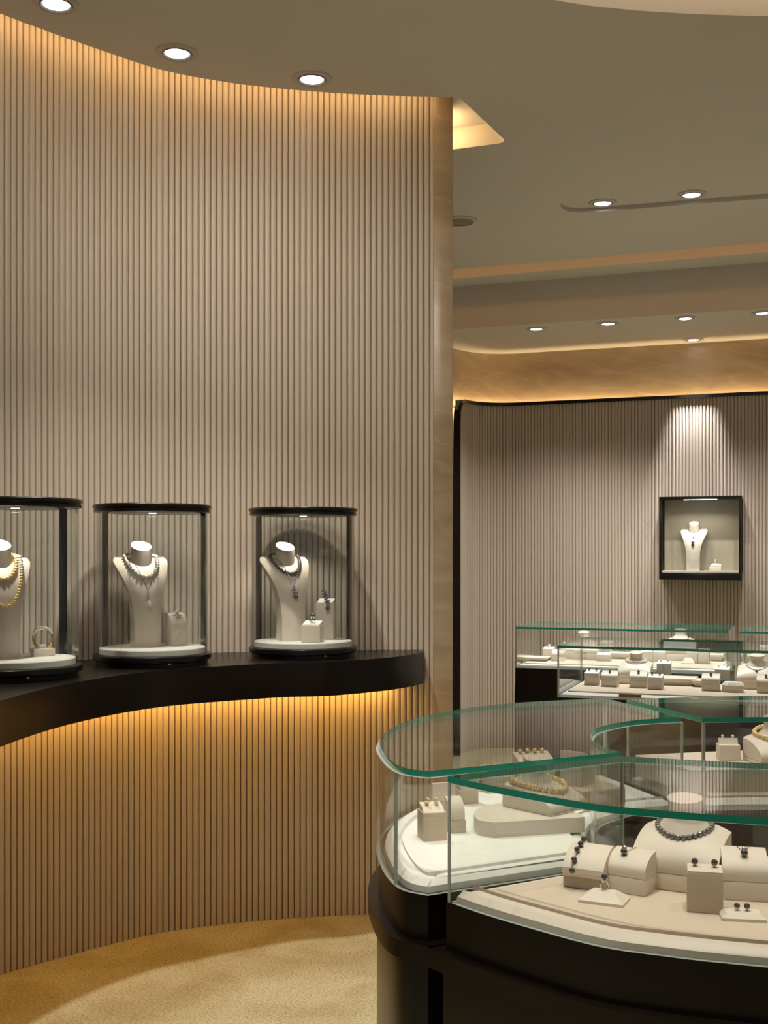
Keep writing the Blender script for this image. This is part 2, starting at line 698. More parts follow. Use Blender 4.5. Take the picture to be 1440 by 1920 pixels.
# black edging of the panel: up the free end, round the corner, along the top
dense = [p for p, t in resample(panel_line, 0.012)]
tan = [t for p, t in resample(panel_line, 0.012)]
path = []
for k in range(60):
    path.append((dense[0], tan[0], -0.01, (PT - 0.16) * k / 59))
for k in range(1, 9):
    a = PI / 2 * k / 8
    s = 0.16 - 0.17 * math.cos(a)
    i = max(0, min(len(dense) - 1, int(s / 0.012)))
    path.append((dense[i], tan[i], 0, PT - 0.16 + 0.17 * math.sin(a)))
for i in range(14, len(dense)):
    path.append((dense[i], tan[i], 0, PT + 0.01))
tr = MB()
rings = []
for i, (p, t, ds, z) in enumerate(path):
    nrm = Vector((t.y, -t.x))
    q0 = p + t * ds
    a = path[max(0, i - 1)]
    b = path[min(len(path) - 1, i + 1)]
    A = Vector((*a[0], a[3]))
    B = Vector((*b[0], b[3]))
    d = (B - A).normalized()
    side = Vector((nrm.x, nrm.y, 0))
    upv = side.cross(d).normalized()
    c = Vector((q0.x, q0.y, z))
    hw = 0.013
    rings.append([tuple(c + side * sx + upv * sy) for sx, sy in ((-0.03, -hw), (0.02, -hw), (0.02, hw), (-0.03, hw))])
tr.loft(rings)
tr.build('panel_trim', 'dark', panel)

# LED strips: over the fluted wall, behind the rear panel, in the slot and round the coffer


def led(name, line, z, width, strength, up, parent, col=WARM):
    m = emit(name, col, strength)
    L = [Vector(p[:2]) for p in line]
    o = offset_line(L, width)
    n = len(L)
    b = MB()
    vs = [(p.x, p.y, z) for p in L] + [(p.x, p.y, z) for p in o]
    fs = [((i, i + 1, n + i + 1, n + i) if up else (n + i, n + i + 1, i + 1, i)) for i in range(n - 1)]
    b._add(vs, fs)
    return b.build(name, m, parent, fix=False, smooth=False)


led('cove_led', offset_line([p for p in WALL if p.x < 0.2], -0.115), ZR - 0.004, 0.03, E_COVE, False, ceiling)
b = MB()._add([(0.28, 5.36, ZC + 0.02), (0.28, 5.56, ZC + 0.02), (0.28, 5.56, ZC + 0.07), (0.28, 5.36, ZC + 0.07)], [(0, 1, 2, 3)])
b.build('cove_led', emit('cove_led_end', WARM, E_COVE * 1.6), ceiling, fix=False)
led('panel_led', corner_line(0.05, 0.68, 3.3), PT - 0.03, 0.022, E_BACK, True, wall_back, (1.0, 0.70, 0.36))
led('slot_led', [a_ + sn * 0.03, b_ + sn * 0.03], ZC + 0.12, 0.03, E_SLOT, True, ceiling, (1.0, 0.50, 0.16))
h2 = inset(ccw(hole2), 0.05)
led('coffer_led', [Vector(p) for p in h2 + h2[:1]], ZC + 0.29, 0.06, E_COFFER, False, ceiling, (1.0, 0.74, 0.48))


# ------------------------------------------------------------------ ceiling lamps
def lamp_meshes(r):
    fl_ = MB().lathe([(r, 0.0), (r, -0.004), (r * 0.95, -0.007), (r * 0.74, -0.007), (r * 0.72, -0.002), (r * 0.72, 0.0)], 36, cap=False).mesh('flange', 'ring_flange')
    bf = MB().lathe([(r * 0.735, -0.006), (r * 0.70, -0.010), (r * 0.66, -0.010), (r * 0.58, -0.004)], 36, cap=False).mesh('gimbal', 'baffle')
    ln = MB().lathe([(r * 0.60, -0.003), (r * 0.56, -0.006), (0.002, -0.006)], 36).mesh('lens', 'lens')
    return fl_, bf, ln


LM = {}


def downlight(x, y, z, label, power, angle=55, r=0.08, blend=0.8, group='recessed downlights', aim=(0, 0, -1), col=WHITE, size=0.03):
    k = round(r, 3)
    if k not in LM:
        LM[k] = lamp_meshes(r)
    o = thing('recessed_downlight', label, 'downlight', (x, y, z), 0, group)
    link('flange', LM[k][0], o)
    link('lens', LM[k][2], link('gimbal', LM[k][1], o))
    spot('lamp_light', o, (0, 0, -0.02), power, angle, blend, col, size, aim)
    return o


g = 'recessed downlights in the ceiling'
for (x, y), l in (((105, 6), 'ceiling downlight over the vitrine of golden pearls'), ((332, 98), 'ceiling downlight over the vitrine of white pearls'),
                  ((585, 147), 'ceiling downlight over the vitrine of black pearls')):
    p = at(x, y, ZC)
    downlight(p.x, p.y, ZC, l, P_WALL_DOWN, 46, 0.08, 1.0, g, aim=(0.10, -0.17, -1), size=0.06)
for (x, y), l in (((1130, 380), 'downlight at the round end of the ceiling tray'), ((1297, 364), 'downlight further along the ceiling tray, second from its round end')):
    p = at(x, y, ZC + 0.025)
    downlight(p.x, p.y, ZC + 0.025, l, P_MID_DOWN, 80, 0.078, 1.0, g, col=NEUTRAL)
for (x, y), l in (((1005, 616), 'soffit downlight first of the row from the marble pillar'), ((1140, 606), 'soffit downlight second of the row from the marble pillar'),
                  ((1285, 596), 'soffit downlight third of the row from the marble pillar'), ((1430, 586), 'soffit downlight fourth of the row, cut by the picture edge')):
    p = at(x, y, ZS)
    downlight(p.x, p.y, ZS, l, P_REAR_DOWN, 105, 0.075, 1.0, g, col=NEUTRAL)
p = at(1300, 636, ZS)
downlight(p.x, p.y, ZS, 'single soffit downlight close to the marble band above the wall case', P_WASH, 44, 0.075, 0.8, g, col=(1.0, 0.98, 0.96))
# lamps of the coffer over the island and unseen fill lamps added over the shop floor
for x, y, l in ((0.35, 2.55, 'the rounded end counter'), (0.75, 1.75, 'the front island counter'), (0.95, 3.25, 'the counter with the golden necklace'),
                (1.7, 1.9, 'the far end of the front island counter'), (1.8, 3.3, 'the far end of the golden necklace counter')):
    downlight(x, y, ZC + 0.30, 'coffer downlight over %s, above the picture' % l, P_ISLAND, 62, 0.08, 0.9, g)
for x, y, l in ((-0.3, 1.6, 'in front of the island'), (-1.3, 1.3, 'before the free end of the shelf'), (-0.3, 0.6, 'at the viewing spot'),
                (2.9, 5.2, 'beside the straight counters'), (3.4, 4.0, 'beside the oval island')):
    downlight(x, y, ZC, 'added unseen downlight over the shop floor %s, outside the picture' % l, P_FILL, 66, 0.08, 0.9, g)
downlight(-0.45, 3.80, ZC, 'ceiling downlight over the aisle before the console shelf, above the picture', P_AISLE, 84, 0.08, 0.7, g, size=0.05)
for x, y, l in ((-0.32, 3.0, 'towards its marble end'), (-0.72, 3.1, 'above the white pearl vitrine'), (-1.15, 2.6, 'above the golden pearls'), (-0.5, 2.2, 'from the middle of the shop')):  # unseen tilted lamps, added to brighten the upper fluted wall
    downlight(x, y, ZC, 'added unseen lamp tilted onto the fluted wall %s, above the picture' % l, P_ADDED_WASHER * (0.52 if y > 2.4 else 0.62), 64, 0.08, 1.0, g,
              aim=(0.12 if x > -1 else -0.05, 2.1 + (3.0 - y) * 0.8, -1.15), size=0.16)

sp = at(862, 413, ZC)
o = thing('ceiling_speaker', 'round grey ceiling speaker half hidden by the marble pillar', 'speaker', (sp.x, sp.y, ZC))
MB().lathe([(0.10, 0), (0.10, -0.006), (0.09, -0.012), (0.08, -0.012)], 32, cap=False).build('rim', 'ring_flange', o)
MB().lathe([(0.082, -0.009), (0.05, -0.012), (0.002, -0.013)], 32).build('grille', 'baffle', o)

# ------------------------------------------------------------------ the shelf
SH = 1.14
front = crom([(-1.02, 2.85), (-1.07, 3.10), (-1.075, 3.316), (-1.02, 3.66), (-0.915, 3.956), (-0.78, 4.17), (-0.625, 4.295), (-0.388, 4.44), (-0.196, 4.495),
              (0.0, 4.655), (0.105, 4.80), (0.168, 4.93)], 8)
bk = [p for p in offset_line(WALL, -0.006) if -2.2 < p.x < 0.17]
shelf_poly = ccw([(p.x, p.y) for p in front] + [(0.168, 5.06)] + [(p.x, p.y) for p in reversed(bk) if p.x < 0.16])
sh = thing('console_shelf', 'long black wavy console shelf along the fluted wall', 'shelf')
MB().prism(inset(shelf_poly, 0.0), SH - 0.13, SH).build('board', 'wood', sh)
led('under_shelf_led', [p for p in offset_line(WALL, -0.05) if p.x < 0.06], SH - 0.134, -0.022, E_SHELF, False, sh, AMBER)


# ------------------------------------------------------------------ display forms
def bust_mesh(h):
    """a leaning torso plate with a slanted neck: returns its mesh and its front surface y(x, z)"""
    k = h / 0.39
    prof = [  # z, half width, back y, depth
        (0.0, 0.050, 0.046, 0.090), (0.09, 0.050, 0.046, 0.088), (0.16, 0.055, 0.048, 0.082), (0.21, 0.066, 0.054, 0.074),
        (0.255, 0.082, 0.065, 0.064), (0.29, 0.096, 0.080, 0.052), (0.312, 0.104, 0.092, 0.042), (0.324, 0.106, 0.100, 0.034), (0.331, 0.104, 0.105, 0.026), (0.336, 0.098, 0.107, 0.018)]
    prof = [tuple(a * k for a in r) for r in prof]

    def at_z(z):
        z = max(prof[0][0], min(prof[-1][0], z))
        for a, b in zip(prof, prof[1:]):
            if z <= b[0]:
                t = (z - a[0]) / (b[0] - a[0])
                return [a[i] + (b[i] - a[i]) * t for i in range(4)]
        return prof[-1]

    def front_y(x, z):
        _, hw, by, d = at_z(z)
        u = min(1, abs(x) / hw)
        return by - d + 0.022 * k * u * u * min(1.0, d / (0.04 * k))
    rings = []
    n = 10
    for i in range(25):
        z = prof[-1][0] * i / 24
        _, hw, by, d = at_z(z)
        ring = []
        for j in range(n + 1):
            x = -hw + 2 * hw * j / n
            ring.append((x, front_y(x, z), z))
        ring += [(hw * 0.97, max(by, ring[-1][1] + 0.004), z), (-hw * 0.97, max(by, ring[-1][1] + 0.004), z)]
        rings.append(ring)
    b = MB().loft(rings)
    return b.mesh('torso', 'leather', angle=50), front_y, k


def neck_mesh(k):
    n = 24
    rings = []
    for i in range(7):
        t = i / 6
        r = (0.043 - 0.004 * t) * k
        z0 = (0.285 + 0.095 * t) * k
        rings.append([(r * math.cos(2 * PI * j / n), 0.078 * k - 0.006 * t * k + r * math.sin(2 * PI * j / n) * 0.92, z0 + (0.019 * k * t) * math.sin(2 * PI * j / n)) for j in range(n)])
    return MB().loft(rings).mesh('neck', 'leather', angle=45)


BM = {}


def bust(loc, rz, label, h=0.39, group='necklace busts'):
    key = round(h, 3)
    if key not in BM:
        t, f, k = bust_mesh(h)
        BM[key] = (t, neck_mesh(k), f, k)
    t, nk, f, k = BM[key]
    o = thing('necklace_bust', label, 'bust', loc, rz, group)
    link('torso', t, o)
    link('neck', nk, o)
    return o, f, k


PM = {}


def pearl_mesh(r, mat, n=12):
    key = (round(r, 4), mat, n)
    if key not in PM:
        PM[key] = MB().sphere((0, 0, 0), r, n).mesh('pearl', mat, angle=80)
    return PM[key]


def bust_loop(f, k, half, drop, lift=0.006, zt=0.338, yb=0.124):
    """a closed line round the neck of a bust that hangs to drop below zt"""
    pts = []
    for i in range(96):
        a = 2 * PI * i / 96
        x = half * math.sin(a) * k
        c = math.cos(a)
        if c >= 0:
            z = (zt - drop * c ** 1.15) * k
            y = f(x, z) - lift * k
            yside = (0.075) * k
            w_ = min(1, c * 3)
            y = y * w_ + min(y, yside) * (1 - w_)
        else:
            z = (zt + 0.012 * (-c)) * k
            y0 = f(half * k, zt * k) - lift * k
            y = y0 + (yb * k - y0) * (-c)
        pts.append(Vector((x, y, z)))
    return pts


def beads(o, pts, spacing, r, mats, closed=True, size=None):
    line = pts + ([pts[0]] if closed else [])
    L = sum((b - a).length for a, b in zip(line, line[1:]))
    n = max(3, round(L / spacing))
    step = L / n
    acc, i = 0.0, 0
    for a, b in zip(line, line[1:]):
        l = (b - a).length
        while acc < l - 1e-9 and i < n:
            p = a + (b - a) * (acc / l)
            rr = r if size is None else r * size(i / n)
            m = mats if isinstance(mats, str) else mats(i / n)
            link('pearl', pearl_mesh(rr, m), o, p)
            i += 1
            acc += step
        acc -= l


def necklace(root, f, k, half, drop, r, mats, label, group=None, size=None, zt=0.338):
    o = thing('pearl_necklace', label, 'necklace', root.location, root.rotation_euler.z, group)
    pts = bust_loop(f, k, half, drop, r / k * 0.95, zt)
    MB().tube(pts, 0.0012, 4, closed=True).build('string', 'silver', o)
    beads(o, pts, r * 2.0, r, mats, True, size)
    return o


def pendant_necklace(root, f, k, half, drop, label, gem, mat='silver'):
    o = thing('pendant_necklace', label, 'necklace', root.location, root.rotation_euler.z)
    pts = bust_loop(f, k, half, drop, 0.002)
    # straighten the front half into a V
    tip = pts[0].copy()
    for i in range(96):
        a = 2 * PI * i / 96
        if math.cos(a) > 0:
            x = half * k * math.sin(a)
            z = tip.z + (0.338 * k - tip.z) * abs(math.sin(a)) ** 1.05
            pts[i] = Vector((x, min(f(x, z) - 0.002, pts[i].y), z))
    MB().tube(pts, 0.0013, 4, closed=True).build('chain', mat, o)
    def on(dx, dz, out):
        z = tip.z + dz
        return Vector((dx, f(dx, z) - out, z))
    if gem == 'drop':
        MB().tube([on(0, 0, 0.003), on(0, -0.02, 0.004), on(0, -0.032, 0.006)], [0.002, 0.0035, 0.002], 8).build('bail', 'silver', o)
        MB().lathe([(0.001, 0.014), (0.004, 0.009), (0.0085, 0.0), (0.0095, -0.007), (0.006, -0.014), (0.001, -0.016)], 12, on(0, -0.048, 0.012)).build('pearl_drop', 'white_pearl', o)
    elif gem == 'cluster':
        b = MB()
        for j in range(16):
            a = j * 2.4
            b.sphere(on(0.010 * math.cos(a) * (0.4 + j / 22), -0.004 - 0.024 * j / 16 + 0.004 * math.sin(a), 0.005 + 0.002 * math.sin(j)), 0.0045, 8)
        b.build('gem_cluster', 'gem', o)
        MB().tube([on(-0.009, -0.01, 0.004), on(-0.010, -0.036, 0.005), on(-0.004, -0.046, 0.006)], 0.0025, 6).build('branch', 'silver', o)
        link('pearl', pearl_mesh(0.0095, 'black_pearl', 14), o, on(0.002, -0.043, 0.009))
    else:
        MB().sphere(on(0, -0.004, 0.005), 0.005, 8).build('bail', 'silver', o)
        MB().tube([on(0, -0.006, 0.006), on(0, -0.022, 0.009), on(0, -0.038, 0.010)], [0.003, 0.009, 0.012], 12).build('cap', 'silver', o)
        MB().tube([on(0, -0.038, 0.010), on(0, -0.054, 0.011), on(0, -0.068, 0.009), on(0, -0.074, 0.007)], [0.012, 0.0115, 0.007, 0.002], 12).build('pearl_drop', 'black_pearl', o)
    return o


# ------------------------------------------------------------------ round vitrines on the shelf
VR = 0.2185


def vitrine(cx, cy, rz, label):
    o = thing('round_vitrine', label, 'vitrine', (cx, cy, SH), rz, 'round glass vitrines on the shelf')
    r = VR
    bs = MB().lathe([(r - 0.012, 0.0), (r - 0.012, 0.016), (r - 0.006, 0.019), (r, 0.021), (r + 0.001, 0.028), (r, 0.040), (r - 0.008, 0.044), (0.01, 0.044)], 64)
    bs = bs.build('base', 'dark', o)
    lk = MB().lathe([(0.0045, 0), (0.0045, 0.003), (0.002, 0.004)], 12).build('lock', 'silver', bs)
    a = R(-62) - rz
    lk.location = ((r - 0.011) * math.cos(a), (r - 0.011) * math.sin(a), 0.016)
    lk.rotation_euler = (0, PI / 2, a)
    MB().lathe([(r - 0.022, 0.044), (r - 0.022, 0.062), (r - 0.024, 0.064), (0.01, 0.064)], 64).build('display_disc', 'white', o)
    g_ = MB().lathe([(r - 0.012, 0.044), (r - 0.012, 0.568)], 72, cap=False)
    g_.lathe([(r - 0.017, 0.568), (r - 0.017, 0.044)], 72, cap=False)
    g_.build('glass_cylinder', 'glass', o, angle=60)
    for s in (-1, 1):
        a = PI / 2 + s * R(69)
        x, y = (r - 0.020) * math.cos(a), (r - 0.020) * math.sin(a)
        p = MB().rbox(-0.011, 0.011, -0.009, 0.009, 0.044, 0.566, 0.002).build('post', 'dark', o)
        p.location = (x, y, 0)
        p.rotation_euler = (0, 0, a - PI / 2)
    ld = MB().lathe([(0.01, 0.566), (r - 0.008, 0.566), (r - 0.004, 0.568), (r - 0.003, 0.576), (r - 0.005, 0.579), (r - 0.004, 0.582), (r + 0.001, 0.584), (r + 0.001, 0.592), (r - 0.003, 0.596), (0.01, 0.596)], 64).build('lid', 'dark', o)
    MB().lathe([(0.014, 0.566), (0.014, 0.5645), (0.002, 0.5645)], 24).build('lamp_disc', 'lens', ld)
    l = bpy.data.lights.new('vitrine_light', 'SPOT')
    l.energy = P_VITRINE
    l.color = (1.0, 0.92, 0.80)
    l.spot_size = R(120)
    l.spot_blend = 0.6
    l.shadow_soft_size = 0.012
    lo = bpy.data.objects.new('vitrine_light', l)
    C.objects.link(lo)
    lo.parent = o
    lo.location = (-0.02, 0.055, 0.55)
    return o


DZ = SH + 0.0641
V1, V2, V3 = (-1.235, 3.93), (-0.869, 4.405), (-0.3265, 4.74)
vitrine(*V1, R(33), 'round black framed vitrine cut by the picture edge, holding golden pearls')
vitrine(*V2, R(5), 'round black framed vitrine holding a white pearl necklace and a silver ring')
vitrine(*V3, R(1), 'round black framed vitrine at the shelf end, holding black pearls')

b1, f, k = bust((-1.275, 3.935, DZ), R(30), 'cream bust wearing two strands of golden pearls')
necklace(b1, f, k, 0.056, 0.075, 0.0072, 'gold_pearl', 'short strand of golden pearls high on the bust', size=lambda t: 0.75 + 0.35 * abs(math.cos(PI * t)))
necklace(b1, f, k, 0.070, 0.165, 0.0060, lambda t: 'gold_pearl' if abs(t - 0.5) > 0.27 else 'white_pearl', 'long strand of pearls fading from white to gold on the bust')
b2, f, k = bust((-0.898, 4.432, DZ), R(27), 'cream bust wearing a white pearl necklace')
necklace(b2, f, k, 0.062, 0.076, 0.0075, 'white_pearl', 'thick white pearl necklace round the cream bust', size=lambda t: 0.75 + 0.35 * abs(math.cos(PI * t)))
pendant_necklace(b2, f, k, 0.050, 0.128, 'thin silver chain with a white pearl drop', 'drop')
b3, f, k = bust((-0.372, 4.735, DZ), R(27), 'cream bust wearing a black pearl necklace in the end vitrine')
necklace(b3, f, k, 0.062, 0.070, 0.0078, 'black_pearl', 'black pearl necklace round the bust in the end vitrine', size=lambda t: 0.75 + 0.35 * abs(math.cos(PI * t)))
pendant_necklace(b3, f, k, 0.050, 0.118, 'thin silver chain with a jewelled pendant and black pearl', 'cluster')


def box_stand(loc, rz, w_, d_, h, label, mat='leather', name='jewellery_block', pad=True, group=None, cap=None, slope=0.016):
    o = thing(name, label, 'stand', loc, rz, group)
    MB().rbox(-w_ / 2, w_ / 2, -d_ / 2, d_ / 2, 0, h, 0.0025).build('block', mat, o)
    if pad:
        e = 0.004
        q = MB().xprof([(-d_ / 2 + e, h - 0.001), (-d_ / 2 + e, h + 0.002), (d_ / 2 - e, h + slope), (d_ / 2 - e, h - 0.001)], -w_ / 2 + e, w_ / 2 - e)
        q.build('top_pad', cap or 'white', o, angle=20)
    return o


def ring(loc, rz, label, r=0.010, mat='silver', pearl='black_pearl', pr=0.006, wire=0.0016):
    o = thing('pearl_ring', label, 'ring', loc, rz)
    pts = [Vector((r * math.cos(2 * PI * i / 24), 0, r + wire + r * math.sin(2 * PI * i / 24))) for i in range(24)]
    MB().tube(pts, wire, 6, closed=True).build('band', mat, o)
    b = MB()
    for s in (-1, 1):
        b.tube([(s * 0.003, 0, 2 * r), (s * 0.0045, 0, 2 * r + 0.004 + pr * 0.3)], 0.0014, 6)
    b.lathe([(0.0015, 2 * r), (0.0045, 2 * r + 0.003), (0.004, 2 * r + 0.004)], 10)
    b.build('setting', mat, o)
    link('pearl', pearl_mesh(pr, pearl, 14), o, (0, 0, 2 * r + 0.003 + pr))
    return o


def arch_profile(d_, h, top=0.55, n=10):
    """a side outline: upright below, then rounding over to the back"""
    p = [(-d_ / 2, 0.0), (-d_ / 2, h * (1 - top))]
    for i in range(1, n + 1):
        a = PI / 2 * i / n
        p.append((-d_ / 2 + d_ * 0.93 * (1 - math.cos(a)), h * (1 - top) + h * top * math.sin(a)))
    p += [(d_ / 2, h * 0.985), (d_ / 2, 0)]
    return p


# vitrine one: bangle on a low block
p = at(76, 1231, DZ)
rz1 = R(30)
box_stand((p.x, p.y + 0.025, DZ), rz1, 0.072, 0.052, 0.026, 'low cream block carrying the golden bangle', pad=False)
o = thing('pearl_bangle', 'golden pearl bangle standing on its low cream block', 'bangle', (p.x, p.y + 0.025, DZ + 0.026), rz1 - R(20))
br = 0.031
MB().tube([Vector((br * math.cos(2 * PI * i / 36), 0, br + 0.003 + 1.12 * br * math.sin(2 * PI * i / 36))) for i in range(36)], 0.0042, 8, closed=True).build('hoop', 'gold', o)
for i in range(9):
    a = R(30 + 15 * i)
    link('pearl', pearl_mesh(0.0058, 'white_pearl'), o, (br * 1.1 * math.cos(a), -0.003, br + 0.004 + 1.2 * br * math.sin(a)))
MB().rbox(-0.012, 0.012, -0.008, 0.008, 0.0, 0.014, 0.002).build('holder', 'white', o)

# vitrine two: arched ring stand
p = at(328, 1211, DZ)
o = thing('arched_ring_stand', 'small arched cream stand beside the white pearl bust', 'stand', (p.x, p.y + 0.03, DZ), R(38))
MB().xprof(arch_profile(0.055, 0.125, 0.5), -0.034, 0.034).build('arch', 'leather', o)
q = xf(o.location, R(38), (0.0, -0.004, 0.112))
o = thing('silver_ring', 'broad silver ring with a pearl on the arched cream stand', 'ring', q, R(38))
b = MB()
for j in range(22):
    a = j * 2.39996
    rr = 0.003 + 0.016 * math.sqrt(j / 22)
    x, y = rr * math.cos(a), rr * math.sin(a) * 0.75
    b.sphere((x, y, 0.007 - 0.010 * (rr / 0.019) ** 2 - 0.35 * max(0, -y) - 0.15 * max(0, y) + 0.003), 0.0036, 8)
b.build('cluster', 'silver', o)
link('pearl', pearl_mesh(0.007, 'white_pearl'), o, (0.001, 0.004, 0.016))

# vitrine three: low block with ring, tall block with brooch
p = at(585, 1205, DZ)
l3 = (p.x, p.y + 0.035, DZ)
box_stand(l3, R(-12), 0.078, 0.062, 0.068, 'low cream block with a ring in the end vitrine')
ring((l3[0], l3[1], DZ + 0.076), R(20), 'silver ring with a black pearl on the low block', 0.009, pr=0.0085, wire=0.0028)
p = at(611, 1199, DZ)
l4 = (p.x, p.y + 0.02, DZ)
box_stand(l4, R(-12), 0.074, 0.05, 0.150, 'tall cream block carrying the brooch in the end vitrine', cap='white')
o = thing('jewelled_brooch', 'jewelled silver brooch with a hanging black pearl on the tall block', 'brooch', (l4[0] + 0.002, l4[1] - 0.02, DZ + 0.156), R(-8))
b = MB()
for j in range(30):
    t = j / 29
    x = -0.010 + 0.020 * t + 0.007 * math.sin(j * 2.1)
    z = 0.042 - 0.046 * t + 0.004 * math.cos(j * 3.3)
    b.sphere((x, -0.006 - 0.012 * t + 0.004 * math.sin(j * 1.3), max(z, -0.004) if t < 0.7 else z), 0.0042, 8)
b.build('gem_spray', 'gem', o)
MB().tube([(-0.011, -0.004, 0.048), (-0.006, -0.008, 0.02), (0.006, -0.016, -0.006), (0.008, -0.016, -0.014)], 0.0022, 6).build('stem', 'silver', o)
MB().lathe([(0.001, 0.014), (0.0045, 0.008), (0.0085, 0.0), (0.0085, -0.005), (0.005, -0.010), (0.001, -0.0115)], 12, (0.008, -0.018, -0.026)).build('pearl_drop', 'black_pearl', o)


# ------------------------------------------------------------------ glass counters
ZT = EYE - 0.42        # top of the glass lids
ZB = 0.89              # top of the cabinet
ZM = 0.918             # top of the display mat


def counter(label, outline, panes, group, mat_col='mat', deck_col='white', ledge=0.026, mat_inset=0.05):
    o = thing('glass_counter', label, 'counter', (0, 0, 0), 0, group)
    P = ccw([tuple(p)[:2] for p in outline])
    MB().prism(inset(P, 0.045), 0, 0.08).build('plinth', 'dark', o, angle=25)
    MB().prism(inset(P, -0.006), 0.08, 0.765).build('cabinet', 'wood', o, angle=25)
    MB().prism(inset(P, -ledge), 0.765, 0.80).build('ledge', 'wood', o, angle=25)
    MB().prism(inset(P, -0.002), 0.80, ZB).build('upper_band', 'wood', o, angle=25)
    dk = MB().prism(inset(P, 0.010), ZB, ZB + 0.012, poly_top=inset(P, 0.012)).prism(inset(P, 0.012), ZB + 0.012, ZB + 0.022, poly_top=inset(P, 0.028)).build('deck', deck_col, o, angle=25)
    MB().prism(inset(P, mat_inset), ZB + 0.018, ZM).build('display_mat', mat_col, dk, angle=25)
    for ln in panes:
        MB().ribbon(ln, 0.008, ZB + 0.001, ZT - 0.0125, 0, 1).build('pane', ['glass', 'edge2'], o, angle=25)
    MB().prism(P, ZT - 0.012, ZT, 0, 1).build('lid', ['glass', 'edge'], o, angle=25, fix=False)
    return o


V = lambda l: [Vector(p) for p in l]
GI = 'glass counters of the oval island'
# rounded end counter
outer2 = crom([(0.085, 2.276), (0.045, 2.306), (0.020, 2.37), (0.0, 2.49), (-0.0096, 2.64), (0.0105, 2.81), (0.0707, 2.985), (0.188, 3.164), (0.355, 3.315), (0.646, 3.435)], 6)
inner2 = crom([(0.766, 3.03), (0.65, 2.985), (0.568, 2.912), (0.506, 2.82), (0.4725, 2.68), (0.480, 2.56), (0.504, 2.495)], 6)
cut = 10
counter('rounded end counter of the island, white deck with golden pearls', V(outer2) + V(inner2),
        [V(outer2[cut:]), V(outer2[-1:] + inner2[:1]), V(inner2), V(inner2[-1:] + [outer2[0]] + outer2[:cut + 1][1:])], GI, mat_col='white')
# near counter
front3 = crom([(0.121, 2.227), (0.175, 2.158), (0.251, 2.076), (0.359, 1.974), (0.46, 1.925), (0.556, 1.89), (0.70, 1.852), (0.9, 1.825), (1.15, 1.815)], 6)
back3 = crom([(1.15, 2.33), (0.95, 2.335), (0.771, 2.362), (0.62, 2.405), (0.494, 2.447)], 6)
counter('island counter in front, with black pearls on cream stands', V(front3) + V(back3),
        [V(front3), V(front3[-1:] + back3[:1]), V(back3), V(back3[-1:] + front3[:1])], GI, deck_col='leather')
# far counter of the island
inner4 = crom([(0.82, 3.02), (1.0, 3.035), (1.3, 3.03), (1.6, 2.95)], 6)
outer4 = crom([(1.78, 3.36), (1.4, 3.48), (1.05, 3.485), (0.705, 3.41)], 6)
counter('island counter opposite the front one, with a golden necklace', V(inner4) + V(outer4),
        [V(inner4), V(inner4[-1:] + outer4[:1]), V(outer4), V(outer4[-1:] + inner4[:1])], GI)


def straight_counter(label, fl_, length, depth, group):
    a = Vector(fl_)
    b_ = a + T * length
    c_ = b_ + N * depth
    d_ = a + N * depth
    return counter(label, [a, b_, c_, d_], [[a, b_], [b_, c_], [c_, d_], [d_, a]], group, ledge=0.004, mat_inset=0.04)


GR = 'straight glass counters of the rear room'
cq = straight_counter('straight glass counter in front of the rear row, behind the island', (0.803, 5.435), 1.7, 0.60, GR)
M['bronze'] = paint('bronze_clip', (0.30, 0.20, 0.10), 0.35, 0.5, 0.6)
pc = Vector((0.803, 5.435)) + T * 0.33 + N * 0.012
cl = MB().rbox(-0.05, 0.05, 0, 0.03, ZB + 0.001, ZB + 0.026, 0.002).build('deck_clip', 'bronze', cq)
cl.location = (pc.x, pc.y, 0)
cl.rotation_euler = (0, 0, RZ)
straight_counter('straight glass counter along the rear wall, beside the dark cabinet end', (0.768, 6.84), 1.19, 0.62, GR)
straight_counter('glass counter along the rear wall under the wall case, cut by the picture edge', (1.945, 6.418), 1.0, 0.62, GR)


# ------------------------------------------------------------------ stands and jewels for the counters
def pix(px, py, z, rz, d_):
    """stand whose front bottom edge shows at a pixel"""
    p = at(px, py, z)
    return xf(p, rz, (0, d_ / 2, 0))


def ramp_prof(d_, h, n=10, nose=0.25):
    p = [(-d_ / 2 + 0.002, 0.0), (-d_ / 2, 0.003)]
    for i in range(n + 1):
        a = PI / 2 * i / n
        p.append((-d_ / 2 + d_ * 0.98 * (1 - math.cos(a)) ** 0.9, 0.003 + h * nose + h * (1 - nose) * math.sin(a) ** 1.1 - 0.003 * (i == 0)))
    p.append((d_ / 2, 0.0))
    return p


def ramp_surface(d_, h, t, nose=0.25):
    a = PI / 2 * t
    return (-d_ / 2 + d_ * 0.98 * (1 - math.cos(a)) ** 0.9, 0.003 + h * nose + h * (1 - nose) * math.sin(a) ** 1.1)


def ramp_stand(px, py, z, rz, w_, d_, hb, hr, label, group='curved pendant stands', over=0.006):
    loc = pix(px, py, z, rz, d_)
    o = thing('pendant_stand', label, 'stand', loc, rz, group)
    MB().rbox(-w_ / 2, w_ / 2, -d_ / 2, d_ / 2, 0, hb, 0.002).build('block', 'leather', o)
    c = MB().xprof([(y * 0.98, zz + hb - 0.0005) for y, zz in ramp_prof(d_, hr)], -w_ / 2 - 0.0005 + over * 0, w_ / 2 + 0.0005)
    c.build('curved_pad', 'leather', o, angle=30)
    return loc, rz, d_, hb, hr


